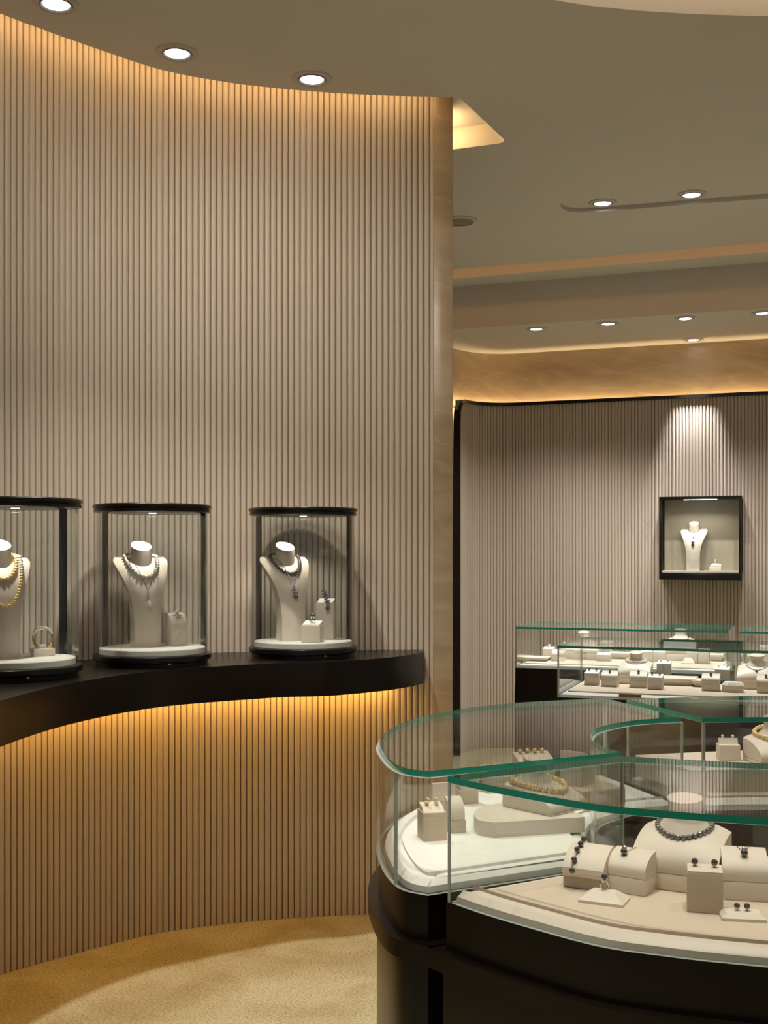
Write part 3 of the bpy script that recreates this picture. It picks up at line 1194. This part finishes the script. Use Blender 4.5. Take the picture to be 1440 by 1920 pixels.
def pendant_on(st, t, label, r=0.006, mat='black_pearl', x=0.0, chain=True):
    loc, rz, d_, hb, hr = st
    y, z = ramp_surface(d_, hr, t)
    y2, z2 = ramp_surface(d_, hr, 1.0)
    o = thing('pearl_pendant', label, 'pendant', xf(loc, rz, (x, y * 0.98, z + hb)), rz)
    link('pearl', pearl_mesh(r, mat, 14), o, (0, -r * 0.55, r * 0.75))
    MB().lathe([(r * 0.8, 0.0), (r * 0.6, r * 0.5), (0.001, r * 0.8)], 10, (0, -r * 0.1, r * 1.55)).build('cap', 'silver', o)
    if chain:
        pts = []
        for s in (-1, 1):
            seg = []
            for i in range(7):
                tt = t + (1.0 - t) * i / 6
                yy, zz = ramp_surface(d_, hr, tt)
                seg.append(Vector((s * 0.012 * i / 6, (yy - y) * 0.98, zz - z + 0.0012)))
            pts.append(seg)
        MB().tube(list(reversed(pts[0])) + pts[1][1:], 0.0006, 4).build('chain', 'silver', o)
    return o


def stud(loc, label, r=0.006, mat='black_pearl', rz=0.0):
    o = thing('pearl_earring', label, 'earring', loc, rz)
    link('pearl', pearl_mesh(r, mat, 14), o, (0, 0, r + 0.0025))
    MB().lathe([(0.0015, 0.0), (0.0028, 0.0015), (0.0035, 0.0038)], 8).build('post', 'silver', o)
    return o


def wedge(loc, rz, w_, d_, h, label, ins=0.02):
    o = thing('ring_wedge', label, 'stand', loc, rz)
    a = [(-w_ / 2, -d_ / 2), (w_ / 2, -d_ / 2), (w_ / 2, d_ / 2), (-w_ / 2, d_ / 2)]
    b = [(x * (1 - 2 * ins / w_), y * (1 - 2 * ins / d_)) for x, y in a]
    q = MB().prism(a, 0, 0.005)
    q.build('foot', 'leather', o, angle=20)
    MB().prism(a, 0.005, h, poly_top=b).build('pyramid', 'leather', o, angle=20)
    return o


def neck_form(loc, rz, w_, d_, hb, hr, label, hn=0.045, rn=0.030, mat='leather', top_mat=None):
    """a curved shoulder pad on a block, with a neck"""
    o = thing('neck_form', label, 'bust', loc, rz, 'low neck forms')
    MB().rbox(-w_ / 2, w_ / 2, -d_ / 2, d_ / 2, 0, hb, 0.003).build('block', mat, o)
    rings = []
    prof = ramp_prof(d_, hr, 12, 0.15)
    n = 14
    secs = []
    for i in range(n + 1):
        u = -1 + 2 * i / n
        x = u * w_ * 0.5
        k = 1 - 0.22 * abs(u) ** 2.5
        secs.append([(x, y * (1 - 0.0 * abs(u)), hb + zz * k) for y, zz in prof])
    MB().loft(secs).build('shoulder', mat, o, angle=40)
    nk = []
    m = 24
    for i in range(7):
        t = i / 6
        r = rn * (1.75 - 0.9 * min(1, t * 1.8)) if t < 0.56 else rn * (0.85 + 0.15 * (t - 0.56) / 0.44)
        z0 = hb + hr * 0.80 + (hn + hr * 0.2) * t
        nk.append([(r * math.cos(2 * PI * j / m), d_ * 0.24 - 0.004 * t + r * 0.8 * math.sin(2 * PI * j / m), z0 + 0.006 * t * math.sin(2 * PI * j / m)) for j in range(m)])
    MB().loft(nk).build('neck', mat, o, angle=45)
    return o


def form_loop(w_, d_, hb, hr, half, fwd, rn=0.03, lift=0.005, tilt=1.0):
    """a bead line lying round the neck of a neck form and down its pad"""
    cy = d_ * 0.24
    pts = []
    for i in range(72):
        a = 2 * PI * i / 72
        x = half * math.sin(a)
        c = math.cos(a)
        y = cy - (fwd if c > 0 else rn * 1.35) * c
        s = max(0.0, min(1.0, ((y + d_ / 2) / (d_ * 0.98)) ** (1 / 0.9)))
        t = math.acos(max(-1, min(1, 1 - s))) / (PI / 2)
        z = 0.003 + hr * 0.15 + hr * 0.85 * math.sin(PI / 2 * t) ** 1.1
        z *= 1 - 0.22 * min(1, abs(x) / (w_ / 2)) ** 2.5
        q = math.hypot(x, y - cy)
        z += max(0, rn * 1.55 - q) * 0.8
        pts.append(Vector((x, y, hb + z + lift)))
    return pts


def strand(loc, rz, pts, r, mat, label, size=None):
    o = thing('pearl_necklace', label, 'necklace', loc, rz)
    MB().tube(pts, 0.001, 4, closed=True).build('string', 'silver', o)
    beads(o, pts, r * 2.04, r, mat, True, size)
    return o


def pad(loc, rz, w_, d_, h, label, ins=0.018, name='display_pad'):
    o = thing(name, label, 'stand', loc, rz, 'flat necklace pads')
    a = [(-w_ / 2 + ins, -d_ / 2 + ins), (w_ / 2 - ins, -d_ / 2 + ins), (w_ / 2 - ins, d_ / 2 - ins), (-w_ / 2 + ins, d_ / 2 - ins)]
    b = [(-w_ / 2, -d_ / 2), (w_ / 2, -d_ / 2), (w_ / 2, d_ / 2), (-w_ / 2, d_ / 2)]
    MB().prism(a, 0, h * 0.72, poly_top=b).prism(b, h * 0.72, h).build('pad', 'leather', o, angle=20)
    return o


# ---- front counter
# bracelet on a tilted pad
rz = R(-28)
loc = pix(1096, 1668, ZM, rz, 0.058)
o = thing('bracelet_stand', 'cream bracelet cushion tilted on a low block', 'stand', loc, rz)
MB().rbox(-0.043, 0.043, -0.029, 0.029, 0, 0.024, 0.002).build('block', 'leather2', o)
bp = [(y, z) for y, z in [(-0.036, 0.024), (-0.041, 0.032), (-0.040, 0.041), (-0.033, 0.050), (-0.020, 0.060), (-0.004, 0.068), (0.012, 0.073), (0.026, 0.075), (0.034, 0.070), (0.036, 0.058), (0.028, 0.040), (0.01, 0.026)]]
MB().xprof(bp, -0.040, 0.040).build('cushion', 'leather', o, angle=30)
br = thing('pearl_bracelet', 'black pearl bracelet over the tilted cream cushion', 'bracelet', loc, rz)
line = [Vector((-0.020, y - 0.003, z + 0.004)) for y, z in bp[1:9]]
MB().tube(line, 0.001, 4).build('chain', 'silver', br)
for i, (y, z) in enumerate(((-0.043, 0.037), (-0.033, 0.056), (-0.013, 0.070), (0.005, 0.077), (0.027, 0.081))):
    link('pearl', pearl_mesh(0.0058, 'black_pearl', 14), br, (-0.020 + 0.001 * (i % 2), y, z))

st = ramp_stand(1172, 1676, ZM, R(-33), 0.076, 0.062, 0.030, 0.040, 'cream curved pendant stand between the bracelet cushion and the neck form')
pendant_on(st, 0.62, 'black pearl pendant on the curved stand beside the bracelet', 0.0068, x=-0.012)
rz = R(-25)
loc = pix(1126, 1697, ZM, rz, 0.055)
wedge(loc, rz, 0.082, 0.058, 0.020, 'low cream pyramid block with the black pearl ring')
ring(loc + Vector((0, 0, 0.020)), R(10), 'silver ring with a black pearl on the low pyramid block', 0.0075, pr=0.0062, wire=0.0014)

rz = R(-28)
w_, d_, hb, hr = 0.165, 0.125, 0.032, 0.078
loc = pix(1262, 1672, ZM, rz, d_)
neck_form(loc, rz, w_, d_, hb, hr, 'broad cream neck form wearing the dark grey pearl necklace', 0.05, 0.034)
strand(loc, rz, form_loop(w_, d_, hb, hr, 0.052, 0.055, 0.034, 0.004), 0.0052, 'grey_pearl', 'dark grey pearl necklace lying round the broad neck form', size=lambda t: 0.8 + 0.28 * abs(math.cos(PI * t)))

rz = R(-14)
loc = pix(1322, 1713, ZM, rz, 0.058)
o = thing('earring_cube', 'tall beige cube carrying two black pearl studs', 'stand', loc, rz)
MB().rbox(-0.031, 0.031, -0.029, 0.029, 0, 0.070, 0.002).build('block', 'leather2', o)
q = MB().prism([(-0.030, -0.028), (0.030, -0.028), (0.030, 0.028), (-0.030, 0.028)], 0.0695, 0.073)
q.build('top_plate', 'leather', o)
stud(xf(loc, rz, (-0.017, 0.008, 0.073)), 'black pearl stud on the tall cube, on the side of the neck form', 0.0062)
stud(xf(loc, rz, (0.017, 0.008, 0.073)), 'black pearl stud on the tall cube, on the side of the second pendant stand', 0.0062)

st = ramp_stand(1398, 1690, ZM, R(-12), 0.080, 0.066, 0.034, 0.048, 'cream curved pendant stand beside the tall beige cube')
pendant_on(st, 0.60, 'black pearl pendant on the curved stand beside the tall cube', 0.0068)
rz = R(-8)
loc = pix(1396, 1729, ZM, rz, 0.045)
wedge(loc, rz, 0.075, 0.045, 0.012, 'flat white earring plate before the pendant stand', 0.008)
stud(xf(loc, rz, (-0.0085, 0.004, 0.012)), 'black pearl stud on the flat plate, on the side of the cube', 0.0055)
stud(xf(loc, rz, (0.0085, 0.004, 0.012)), 'black pearl stud on the flat plate, away from the cube', 0.0055)
rz = R(-14)
loc = pix(1402, 1640, ZM, rz, 0.075)
box_stand(loc, rz, 0.105, 0.075, 0.022, 'low cream block behind the tall cube', pad=False)
loc2 = xf(loc, rz, (-0.012, 0.006, 0.022))
wedge(loc2, rz, 0.06, 0.04, 0.010, 'white earring plate on the low block behind the cube', 0.006)
stud(xf(loc2, rz, (-0.0085, 0.0, 0.010)), 'small grey pearl stud behind the cube, nearer the neck form', 0.0042, 'black_pearl')
stud(xf(loc2, rz, (0.0085, 0.0, 0.010)), 'small grey pearl stud behind the cube, farther from the neck form', 0.0042, 'black_pearl')

# ---- rounded end counter, stands seen from behind
rz = R(12)
loc = pix(816, 1577, ZM, rz, 0.055)
o = thing('earring_cube', 'beige open-backed cube with golden pearl earrings at the rounded end', 'stand', loc, rz)
h = 0.062
cb = MB()
cb.box(-0.027, 0.027, -0.0275, -0.0245, 0, h)
cb.box(-0.027, 0.027, 0.0245, 0.0275, 0, h)
cb.box(-0.027, -0.024, -0.0245, 0.0245, 0, h)
cb.box(0.024, 0.027, -0.0245, 0.0245, 0, h)
cb.build('shell', 'leather2', o, fix=False)
tp = MB().xprof([(-0.022, h - 0.014), (-0.018, h - 0.001), (0.0, h + 0.010), (0.027, h + 0.014), (0.027, h - 0.02), (-0.022, h - 0.02)], -0.0235, 0.0235)
tp.build('curved_top', 'leather', o)
for s, l in ((-1, 'golden pearl drop on the open-backed cube, on its outer side'), (1, 'golden pearl drop on the open-backed cube, on its inner side')):
    e = thing('pearl_earring', l, 'earring', xf(loc, rz, (s * 0.011, 0.006, h + 0.010)), rz)
    link('pearl', pearl_mesh(0.0052, 'gold_pearl', 14), e, (0, -0.002, 0.006))
    link('pearl', pearl_mesh(0.0040, 'gold_pearl', 14), e, (s * -0.002, -0.002, 0.0145))
    MB().tube([(0, 0, 0.0), (0.001, 0, 0.01)], 0.0012, 6).build('hook', 'gold', e)
rz = R(14)
loc = pix(858, 1562, ZM, rz, 0.045)
o = box_stand(loc, rz, 0.042, 0.045, 0.028, 'small cream block behind the open-backed cube', 'leather2', pad=False)
MB().xprof([(y, z + 0.028) for y, z in ramp_prof(0.042, 0.045)], -0.018, 0.018).build('curved_pad', 'leather', o)
rz = R(14)
loc = pix(833, 1524, ZM, rz, 0.05)
o = box_stand(loc, rz, 0.062, 0.05, 0.030, 'cream curved stand behind the golden earring cube', 'leather2', pad=False)
MB().xprof([(-y, z + 0.030) for y, z in ramp_prof(0.048, 0.040)], -0.029, 0.029).build('curved_pad', 'leather', o)
rz = R(14)
loc = pix(880, 1508, ZM, rz, 0.05)
o = box_stand(loc, rz, 0.050, 0.05, 0.034, 'cream two-step stand between the cube and the half-round plinth', 'leather2', pad=False)
MB().xprof([(-y, z + 0.034) for y, z in ramp_prof(0.046, 0.046)], -0.022, 0.022).build('curved_pad', 'leather', o)

# half-round plinth with a neck form turned away
pl = at(905, 1568, ZM)
pr_ = at(1097, 1560, ZM)
pf = at(925, 1571, ZM)
dirp = (pr_ - pf)
dirp.z = 0
Lp = dirp.length
dx = dirp.normalized()
dn = Vector((-dx.y, dx.x, 0))
plan = [pf, pr_]
half = []
for i in range(17):
    a = PI * i / 16
    c = pf + dx * (Lp / 2 - 0.012)
    q = c + dx * (Lp / 2 + 0.012) * math.cos(a) + dn * (0.030 + 0.16 * math.sin(a))
    half.append(q)
plan = [(p.x, p.y) for p in [pf + dx * 0.004, pr_] + half]
o = thing('display_plinth', 'half-round white plinth under the golden pearl necklace', 'plinth')
MB().prism(ccw(plan), ZM, ZM + 0.034).build('slab', 'leather', o, angle=30)
zp = ZM + 0.034
rz = R(42)
w_, d_, hb, hr = 0.135, 0.150, 0.006, 0.056
c = at(1022, 1514, zp)
loc = c
neck_form(loc, rz, w_, d_, hb, hr, 'cream neck form turned aside on the half-round plinth', 0.052, 0.031)
strand(loc, rz, form_loop(w_, d_, hb, hr, 0.060, 0.086, 0.036, 0.007), 0.0066, 'gold_pearl', 'golden pearl necklace on the form turned aside on the half-round plinth')

rz = R(22)
loc = pix(1137, 1516, ZM, rz, 0.12)
box_stand(loc, rz, 0.125, 0.10, 0.045, 'long cream box beside the half-round plinth', 'leather2', pad=False)
o = thing('pendant_stand', 'white curved stand on the long cream box', 'stand', loc + Vector((-0.035, 0.03, 0.045)), rz + PI - R(60))
MB().xprof(ramp_prof(0.075, 0.085), -0.03, 0.03).build('curved_pad', 'leather', o)
rz = R(16)
loc = pix(1010, 1476, ZM, rz, 0.06)
o = box_stand(loc, rz, 0.10, 0.06, 0.055, 'cream block under the golden pearl bracelet', 'leather2', pad=False)
MB().xprof([(-0.03, 0.055), (-0.03, 0.064), (0.03, 0.088), (0.03, 0.055)], -0.052, 0.052).build('sloped_top', 'leather', o)
e = thing('pearl_bracelet', 'row of four golden pearls on the sloped cream block', 'bracelet', loc, rz)
MB().tube([(-0.034, 0.022, 0.088), (0.034, 0.022, 0.088)], 0.001, 4).build('chain', 'gold', e)
for i in range(4):
    link('pearl', pearl_mesh(0.0062, 'gold_pearl', 14), e, (-0.033 + 0.022 * i, 0.022, 0.0915))
rz = R(16)
loc = pix(940, 1486, ZM, rz, 0.06)
o = box_stand(loc, rz, 0.085, 0.06, 0.032, 'cream slanted stand behind the half-round plinth', 'leather2', pad=False)
MB().xprof([(-0.028, 0.032), (-0.028, 0.040), (0.028, 0.066), (0.028, 0.032)], -0.040, 0.040).build('sloped_top', 'leather', o)
e = stud(xf(loc, rz, (-0.008, 0.02, 0.0625)), 'golden pearl stud on the slanted stand', 0.0065, 'gold_pearl')

# ---- far counter of the island: curved step, earring box, golden necklace
step4 = [(p.x, p.y) for p in offset_line(inner4, 0.09)] + [(p.x, p.y) for p in offset_line(outer4, 0.06)]
o = thing('display_plinth', 'long curved cream step in the counter of the golden necklace', 'plinth')
MB().prism(ccw(step4), ZM, ZM + 0.06).build('slab', 'leather', o, angle=25)
z4 = ZM + 0.06
rz = R(-4)
loc = pix(1369, 1427, z4, rz, 0.05)
o = thing('earring_box', 'small cream earring box with two pearls on the curved step', 'stand', loc, rz)
MB().rbox(-0.029, 0.029, -0.025, 0.025, 0, 0.044, 0.002).build('block', 'leather', o)
MB().xprof([(-0.006, 0.043), (0.002, 0.060), (0.006, 0.059), (0.004, 0.043)], -0.026, 0.026).build('flap', 'leather', o)
stud(xf(loc, rz, (-0.014, 0.006, 0.058)), 'pale pearl stud on the small earring box, on its outer end', 0.0042, 'white_pearl')
stud(xf(loc, rz, (0.014, 0.006, 0.058)), 'pale pearl stud on the small earring box, beside the necklace', 0.0042, 'white_pearl')
rz = R(10)
w_, d_, hb, hr = 0.16, 0.11, 0.012, 0.062
loc = pix(1480, 1436, z4, rz, d_)
neck_form(loc, rz, w_, d_, hb, hr, 'white neck form with the golden necklace, cut by the picture edge', 0.045, 0.033)
strand(loc, rz, form_loop(w_, d_, hb, hr, 0.056, 0.055, 0.034, 0.008), 0.0056, 'gold_pearl', 'golden pearl necklace with crown settings at the picture edge')

# ---- rear rows
AZ = RZ


def q_label(s):
    return s


def mini_box(px, py, w_, d_, h, label, studs=None, mat='leather', cap=True, pm='black_pearl', pr=0.0065):
    loc = pix(px, py, ZM, AZ, d_)
    o = thing('earring_block', label, 'stand', loc, AZ, 'cream blocks of the rear counters')
    MB().rbox(-w_ / 2, w_ / 2, -d_ / 2, d_ / 2, 0, h, 0.002).build('block', mat, o)
    MB().xprof([(-d_ / 2, h - 0.001), (-d_ / 2, h + 0.003), (d_ / 2, h + 0.014), (d_ / 2, h - 0.001)], -w_ / 2, w_ / 2).build('sloped_top', 'white' if cap else mat, o)
    if studs:
        for s, l in zip((-1, 1), studs):
            stud(xf(loc, AZ, (s * w_ * 0.26, d_ * 0.15, h + 0.0095)), l, pr, pm)
    return loc


# counter in front of the rear row
D = 0.06
mini_box(1109, 1285, 0.066, D, 0.056, 'cream block with two grey pearl studs, first in the nearer rear counter',
         ('grey pearl stud on the first block of the nearer rear counter, outer one', 'grey pearl stud on the first block of the nearer rear counter, inner one'))
st = ramp_stand(1142, 1288, ZM, AZ, 0.076, 0.066, 0.036, 0.034, 'curved pendant stand second in the nearer rear counter')
pendant_on(st, 0.6, 'grey pearl pendant on the stand beside the first earring block', 0.0065, chain=False)
loc = pix(1188, 1283, ZM, AZ, 0.13)
neck_form(loc, AZ, 0.155, 0.13, 0.034, 0.075, 'cream neck form with a short white strand in the nearer rear counter', 0.04, 0.032)
strand(loc, AZ, form_loop(0.155, 0.13, 0.034, 0.075, 0.05, 0.045, 0.032, 0.005), 0.0045, 'white_pearl', 'short white pearl strand on the neck form of the nearer rear counter')
st = ramp_stand(1196, 1290, ZM, AZ, 0.080, 0.066, 0.036, 0.036, 'curved pendant stand before the neck form with the white strand')
pendant_on(st, 0.6, 'grey pearl pendant before the neck form with the white strand', 0.0065, chain=False)
mini_box(1228, 1293, 0.068, D, 0.054, 'cream block with two grey pearl studs between the neck form and the flat pad',
         ('grey pearl stud on the block by the flat pad, outer one', 'grey pearl stud on the block by the flat pad, inner one'))
mini_box(1244, 1272, 0.068, D, 0.072, 'tall cream block behind the studs by the flat pad',
         ('pale pearl stud on the tall block, outer one', 'pale pearl stud on the tall block, inner one'), pm='white_pearl', pr=0.005)
pad(pix(1270, 1286, ZM, AZ, 0.16), AZ, 0.17, 0.16, 0.034, 'flat cream pad beside the tall block in the nearer rear counter')
pad(pix(1317, 1289, ZM, AZ, 0.14), AZ, 0.10, 0.13, 0.030, 'small flat cream pad between two pendant stands')
st = ramp_stand(1332, 1296, ZM, AZ, 0.080, 0.066, 0.036, 0.038, 'curved pendant stand beside the eight-sided block')
pendant_on(st, 0.6, 'grey pearl pendant on the stand beside the eight-sided block', 0.0065, chain=False)
mini_box(1354, 1276, 0.072, D, 0.052, 'cream block behind the eight-sided block',
         ('pale pearl stud behind the eight-sided block, outer one', 'pale pearl stud behind the eight-sided block, inner one'), pm='white_pearl', pr=0.005)
loc = pix(1373, 1299, ZM, AZ, 0.09)
o = thing('eight_sided_block', 'eight-sided cream block with a sunken top', 'stand', loc, AZ)
oc = [(-0.047, -0.02), (-0.02, -0.036), (0.02, -0.036), (0.047, -0.02), (0.047, 0.02), (0.02, 0.036), (-0.02, 0.036), (-0.047, 0.02)]
MB().prism(oc, 0, 0.032).build('block', 'leather', o, angle=20)
MB().prism([(x * 1.06, y * 1.06) for x, y in oc], 0.032, 0.045, poly_top=[(x * 0.8, y * 0.8) for x, y in oc]).build('top', 'white', o, angle=20)
loc = pix(1418, 1293, ZM, AZ, 0.14)
neck_form(loc, AZ, 0.175, 0.14, 0.032, 0.080, 'cream neck form with a thin chain in the nearer rear counter', 0.042, 0.034)
pp = form_loop(0.175, 0.14, 0.032, 0.080, 0.05, 0.07, 0.034, 0.002)
o = thing('pendant_necklace', 'thin chain with a grey pearl on the neck form by the eight-sided block', 'necklace', loc, AZ)
MB().tube(pp, 0.0013, 4, closed=True).build('chain', 'silver', o)
link('pearl', pearl_mesh(0.007, 'black_pearl', 14), o, pp[0] + Vector((0, -0.006, -0.006)))
st = ramp_stand(1436, 1300, ZM, AZ, 0.080, 0.066, 0.036, 0.038, 'curved pendant stand cut by the picture edge in the nearer rear counter')
pendant_on(st, 0.6, 'grey pearl pendant at the picture edge in the nearer rear counter', 0.0065, chain=False)

# counter along the rear wall
pad(pix(998, 1240, ZM, AZ, 0.14), AZ, 0.17, 0.13, 0.022, 'flat cream tray first in the counter along the rear wall')
mini_box(1027, 1237, 0.062, D, 0.062, 'cream block with one pearl, first in the counter along the rear wall')
stud(xf(pix(1027, 1237, ZM, AZ, D), AZ, (0, 0.008, 0.0715)), 'white pearl stud on the first block along the rear wall', 0.009, 'white_pearl')
st = ramp_stand(1046, 1240, ZM, AZ, 0.075, 0.066, 0.030, 0.034, 'low curved stand beside the first block along the rear wall')
st = ramp_stand(1064, 1236, ZM, AZ, 0.07, 0.066, 0.050, 0.045, 'taller curved stand along the rear wall before the necklace form')
loc = pix(1089, 1236, ZM, AZ, 0.14)
neck_form(loc, AZ, 0.16, 0.14, 0.034, 0.075, 'plain cream neck form in the counter along the rear wall', 0.05, 0.034)
st = ramp_stand(1110, 1238, ZM, AZ, 0.075, 0.066, 0.040, 0.04, 'curved stand beside the plain neck form')
mini_box(1131, 1240, 0.082, D, 0.036, 'low cream ring block beside the curved stands along the rear wall')
ring(xf(pix(1131, 1240, ZM, AZ, D), AZ, (0, 0, 0.044)), AZ, 'small silver ring on the low block along the rear wall', 0.010, pearl='white_pearl', pr=0.005)
mini_box(1136, 1232, 0.075, D, 0.085, 'tall cream block behind the low ring block')
pad(pix(1163, 1236, ZM, AZ, 0.13), AZ, 0.16, 0.13, 0.036, 'flat cream pad beside the low ring block')
pad(pix(1200, 1236, ZM, AZ, 0.13), AZ, 0.12, 0.13, 0.036, 'flat cream pad behind the nearer white strand')
mini_box(1212, 1243, 0.066, D, 0.062, 'cream block along the rear wall, beside the chained neck form')
mini_box(1236, 1241, 0.068, D, 0.054, 'cream ring block before the chained neck form')
ring(xf(pix(1236, 1241, ZM, AZ, D), AZ, (0, 0.005, 0.062)), AZ, 'small pearl ring on the block before the chained neck form', 0.010, pearl='white_pearl', pr=0.006)
loc = pix(1273, 1239, ZM, AZ, 0.14)
neck_form(loc, AZ, 0.19, 0.14, 0.040, 0.090, 'broad cream neck form with a fine chain along the rear wall', 0.05, 0.036)
pp = form_loop(0.19, 0.14, 0.040, 0.090, 0.05, 0.05, 0.036, 0.002)
o = thing('pendant_necklace', 'fine chain with a small stone on the broad form along the rear wall', 'necklace', loc, AZ)
MB().tube(pp, 0.0012, 4, closed=True).build('chain', 'silver', o)
link('pearl', pearl_mesh(0.006, 'black_pearl', 14), o, pp[0] + Vector((0, -0.005, -0.005)))
wedge(pix(1290, 1245, ZM, AZ, 0.06), AZ, 0.075, 0.06, 0.034, 'small cream pyramid before the broad neck form')
mini_box(1297, 1244, 0.066, D, 0.062, 'cream block beside the broad neck form')
mini_box(1319, 1245, 0.062, D, 0.070, 'last cream block of the counter along the rear wall')
pad(pix(1340, 1240, ZM, AZ, 0.13), AZ, 0.10, 0.13, 0.038, 'small flat cream pad last along the rear wall')
mini_box(1437, 1248, 0.075, D, 0.10, 'tall cream block in the cut counter under the wall case')
pad(pix(1424, 1246, ZM, AZ, 0.13), AZ, 0.14, 0.13, 0.05, 'flat cream pad in the cut counter under the wall case')

# ------------------------------------------------------------------ case on the rear wall
wc = uv(1.655, 1.06)
WZ0, WZ1 = 1.362, 1.985
o = thing('wall_showcase', 'square black framed glass case on the fluted rear wall', 'showcase', (wc.x, wc.y, 0), RZ)
hw, dp, fr = 0.298, 0.20, 0.020
MB().rbox(-hw, hw, -dp, 0, WZ0, WZ0 + 0.05, 0.002).build('floor_frame', 'dark', o)
MB().rbox(-hw, hw, -dp, 0, WZ1 - 0.022, WZ1, 0.002).build('top_frame', 'dark', o)
for x in (-hw, hw - fr):
    for y in (-dp, -0.022):
        MB().rbox(x, x + fr, y, y + 0.022, WZ0 + 0.05, WZ1 - 0.022, 0.0015).build('post', 'dark', o)
MB().box(-hw + fr, hw - fr, -0.015, -0.008, WZ0 + 0.05, WZ1 - 0.022).build('back_panel', 'olive', o)
MB().rbox(-hw + 0.006, hw - 0.006, -dp + 0.012, -0.015, WZ0 + 0.05, WZ0 + 0.068, 0.002).build('display_floor', 'leather', o)
MB().box(-hw + fr, hw - fr, -dp + 0.008, -dp + 0.012, WZ0 + 0.05, WZ1 - 0.022).build('pane', 'glass', o)
for x in (-hw + 0.006, hw - 0.010):
    MB().box(x, x + 0.004, -dp + 0.022, -0.022, WZ0 + 0.05, WZ1 - 0.022).build('pane', 'glass', o)
MB().box(-0.12, 0.12, -dp + 0.03, -dp + 0.045, WZ1 - 0.026, WZ1 - 0.022).build('lamp_bar', 'lens', o)
area('case_light', o, (0, -dp + 0.05, WZ1 - 0.03), 1.6, 0.4, 0.03, WHITE, (R(-12), 0, 0), 140)
zf = WZ0 + 0.0685
bw, f, k = bust(xf((wc.x, wc.y, 0), RZ, (-0.055, -0.128, zf)), RZ, 'small white bust with a dark pendant in the wall case', 0.365)
pendant_necklace(bw, f, k, 0.046, 0.070, 'dark cord necklace with a silver and grey pendant in the wall case', 'capsule', 'black_pearl')
lr = xf((wc.x, wc.y, 0), RZ, (0.105, -0.09, zf))
box_stand(lr, RZ, 0.085, 0.06, 0.030, 'small cream ring block in the wall case')
wedge(lr + Vector((0, 0, 0.035)), RZ, 0.075, 0.05, 0.018, 'white ring pyramid on the block in the wall case', 0.014)
ring(lr + Vector((0, 0, 0.053)), RZ, 'tiny pearl ring on the pyramid in the wall case', 0.008, pearl='white_pearl', pr=0.0065)
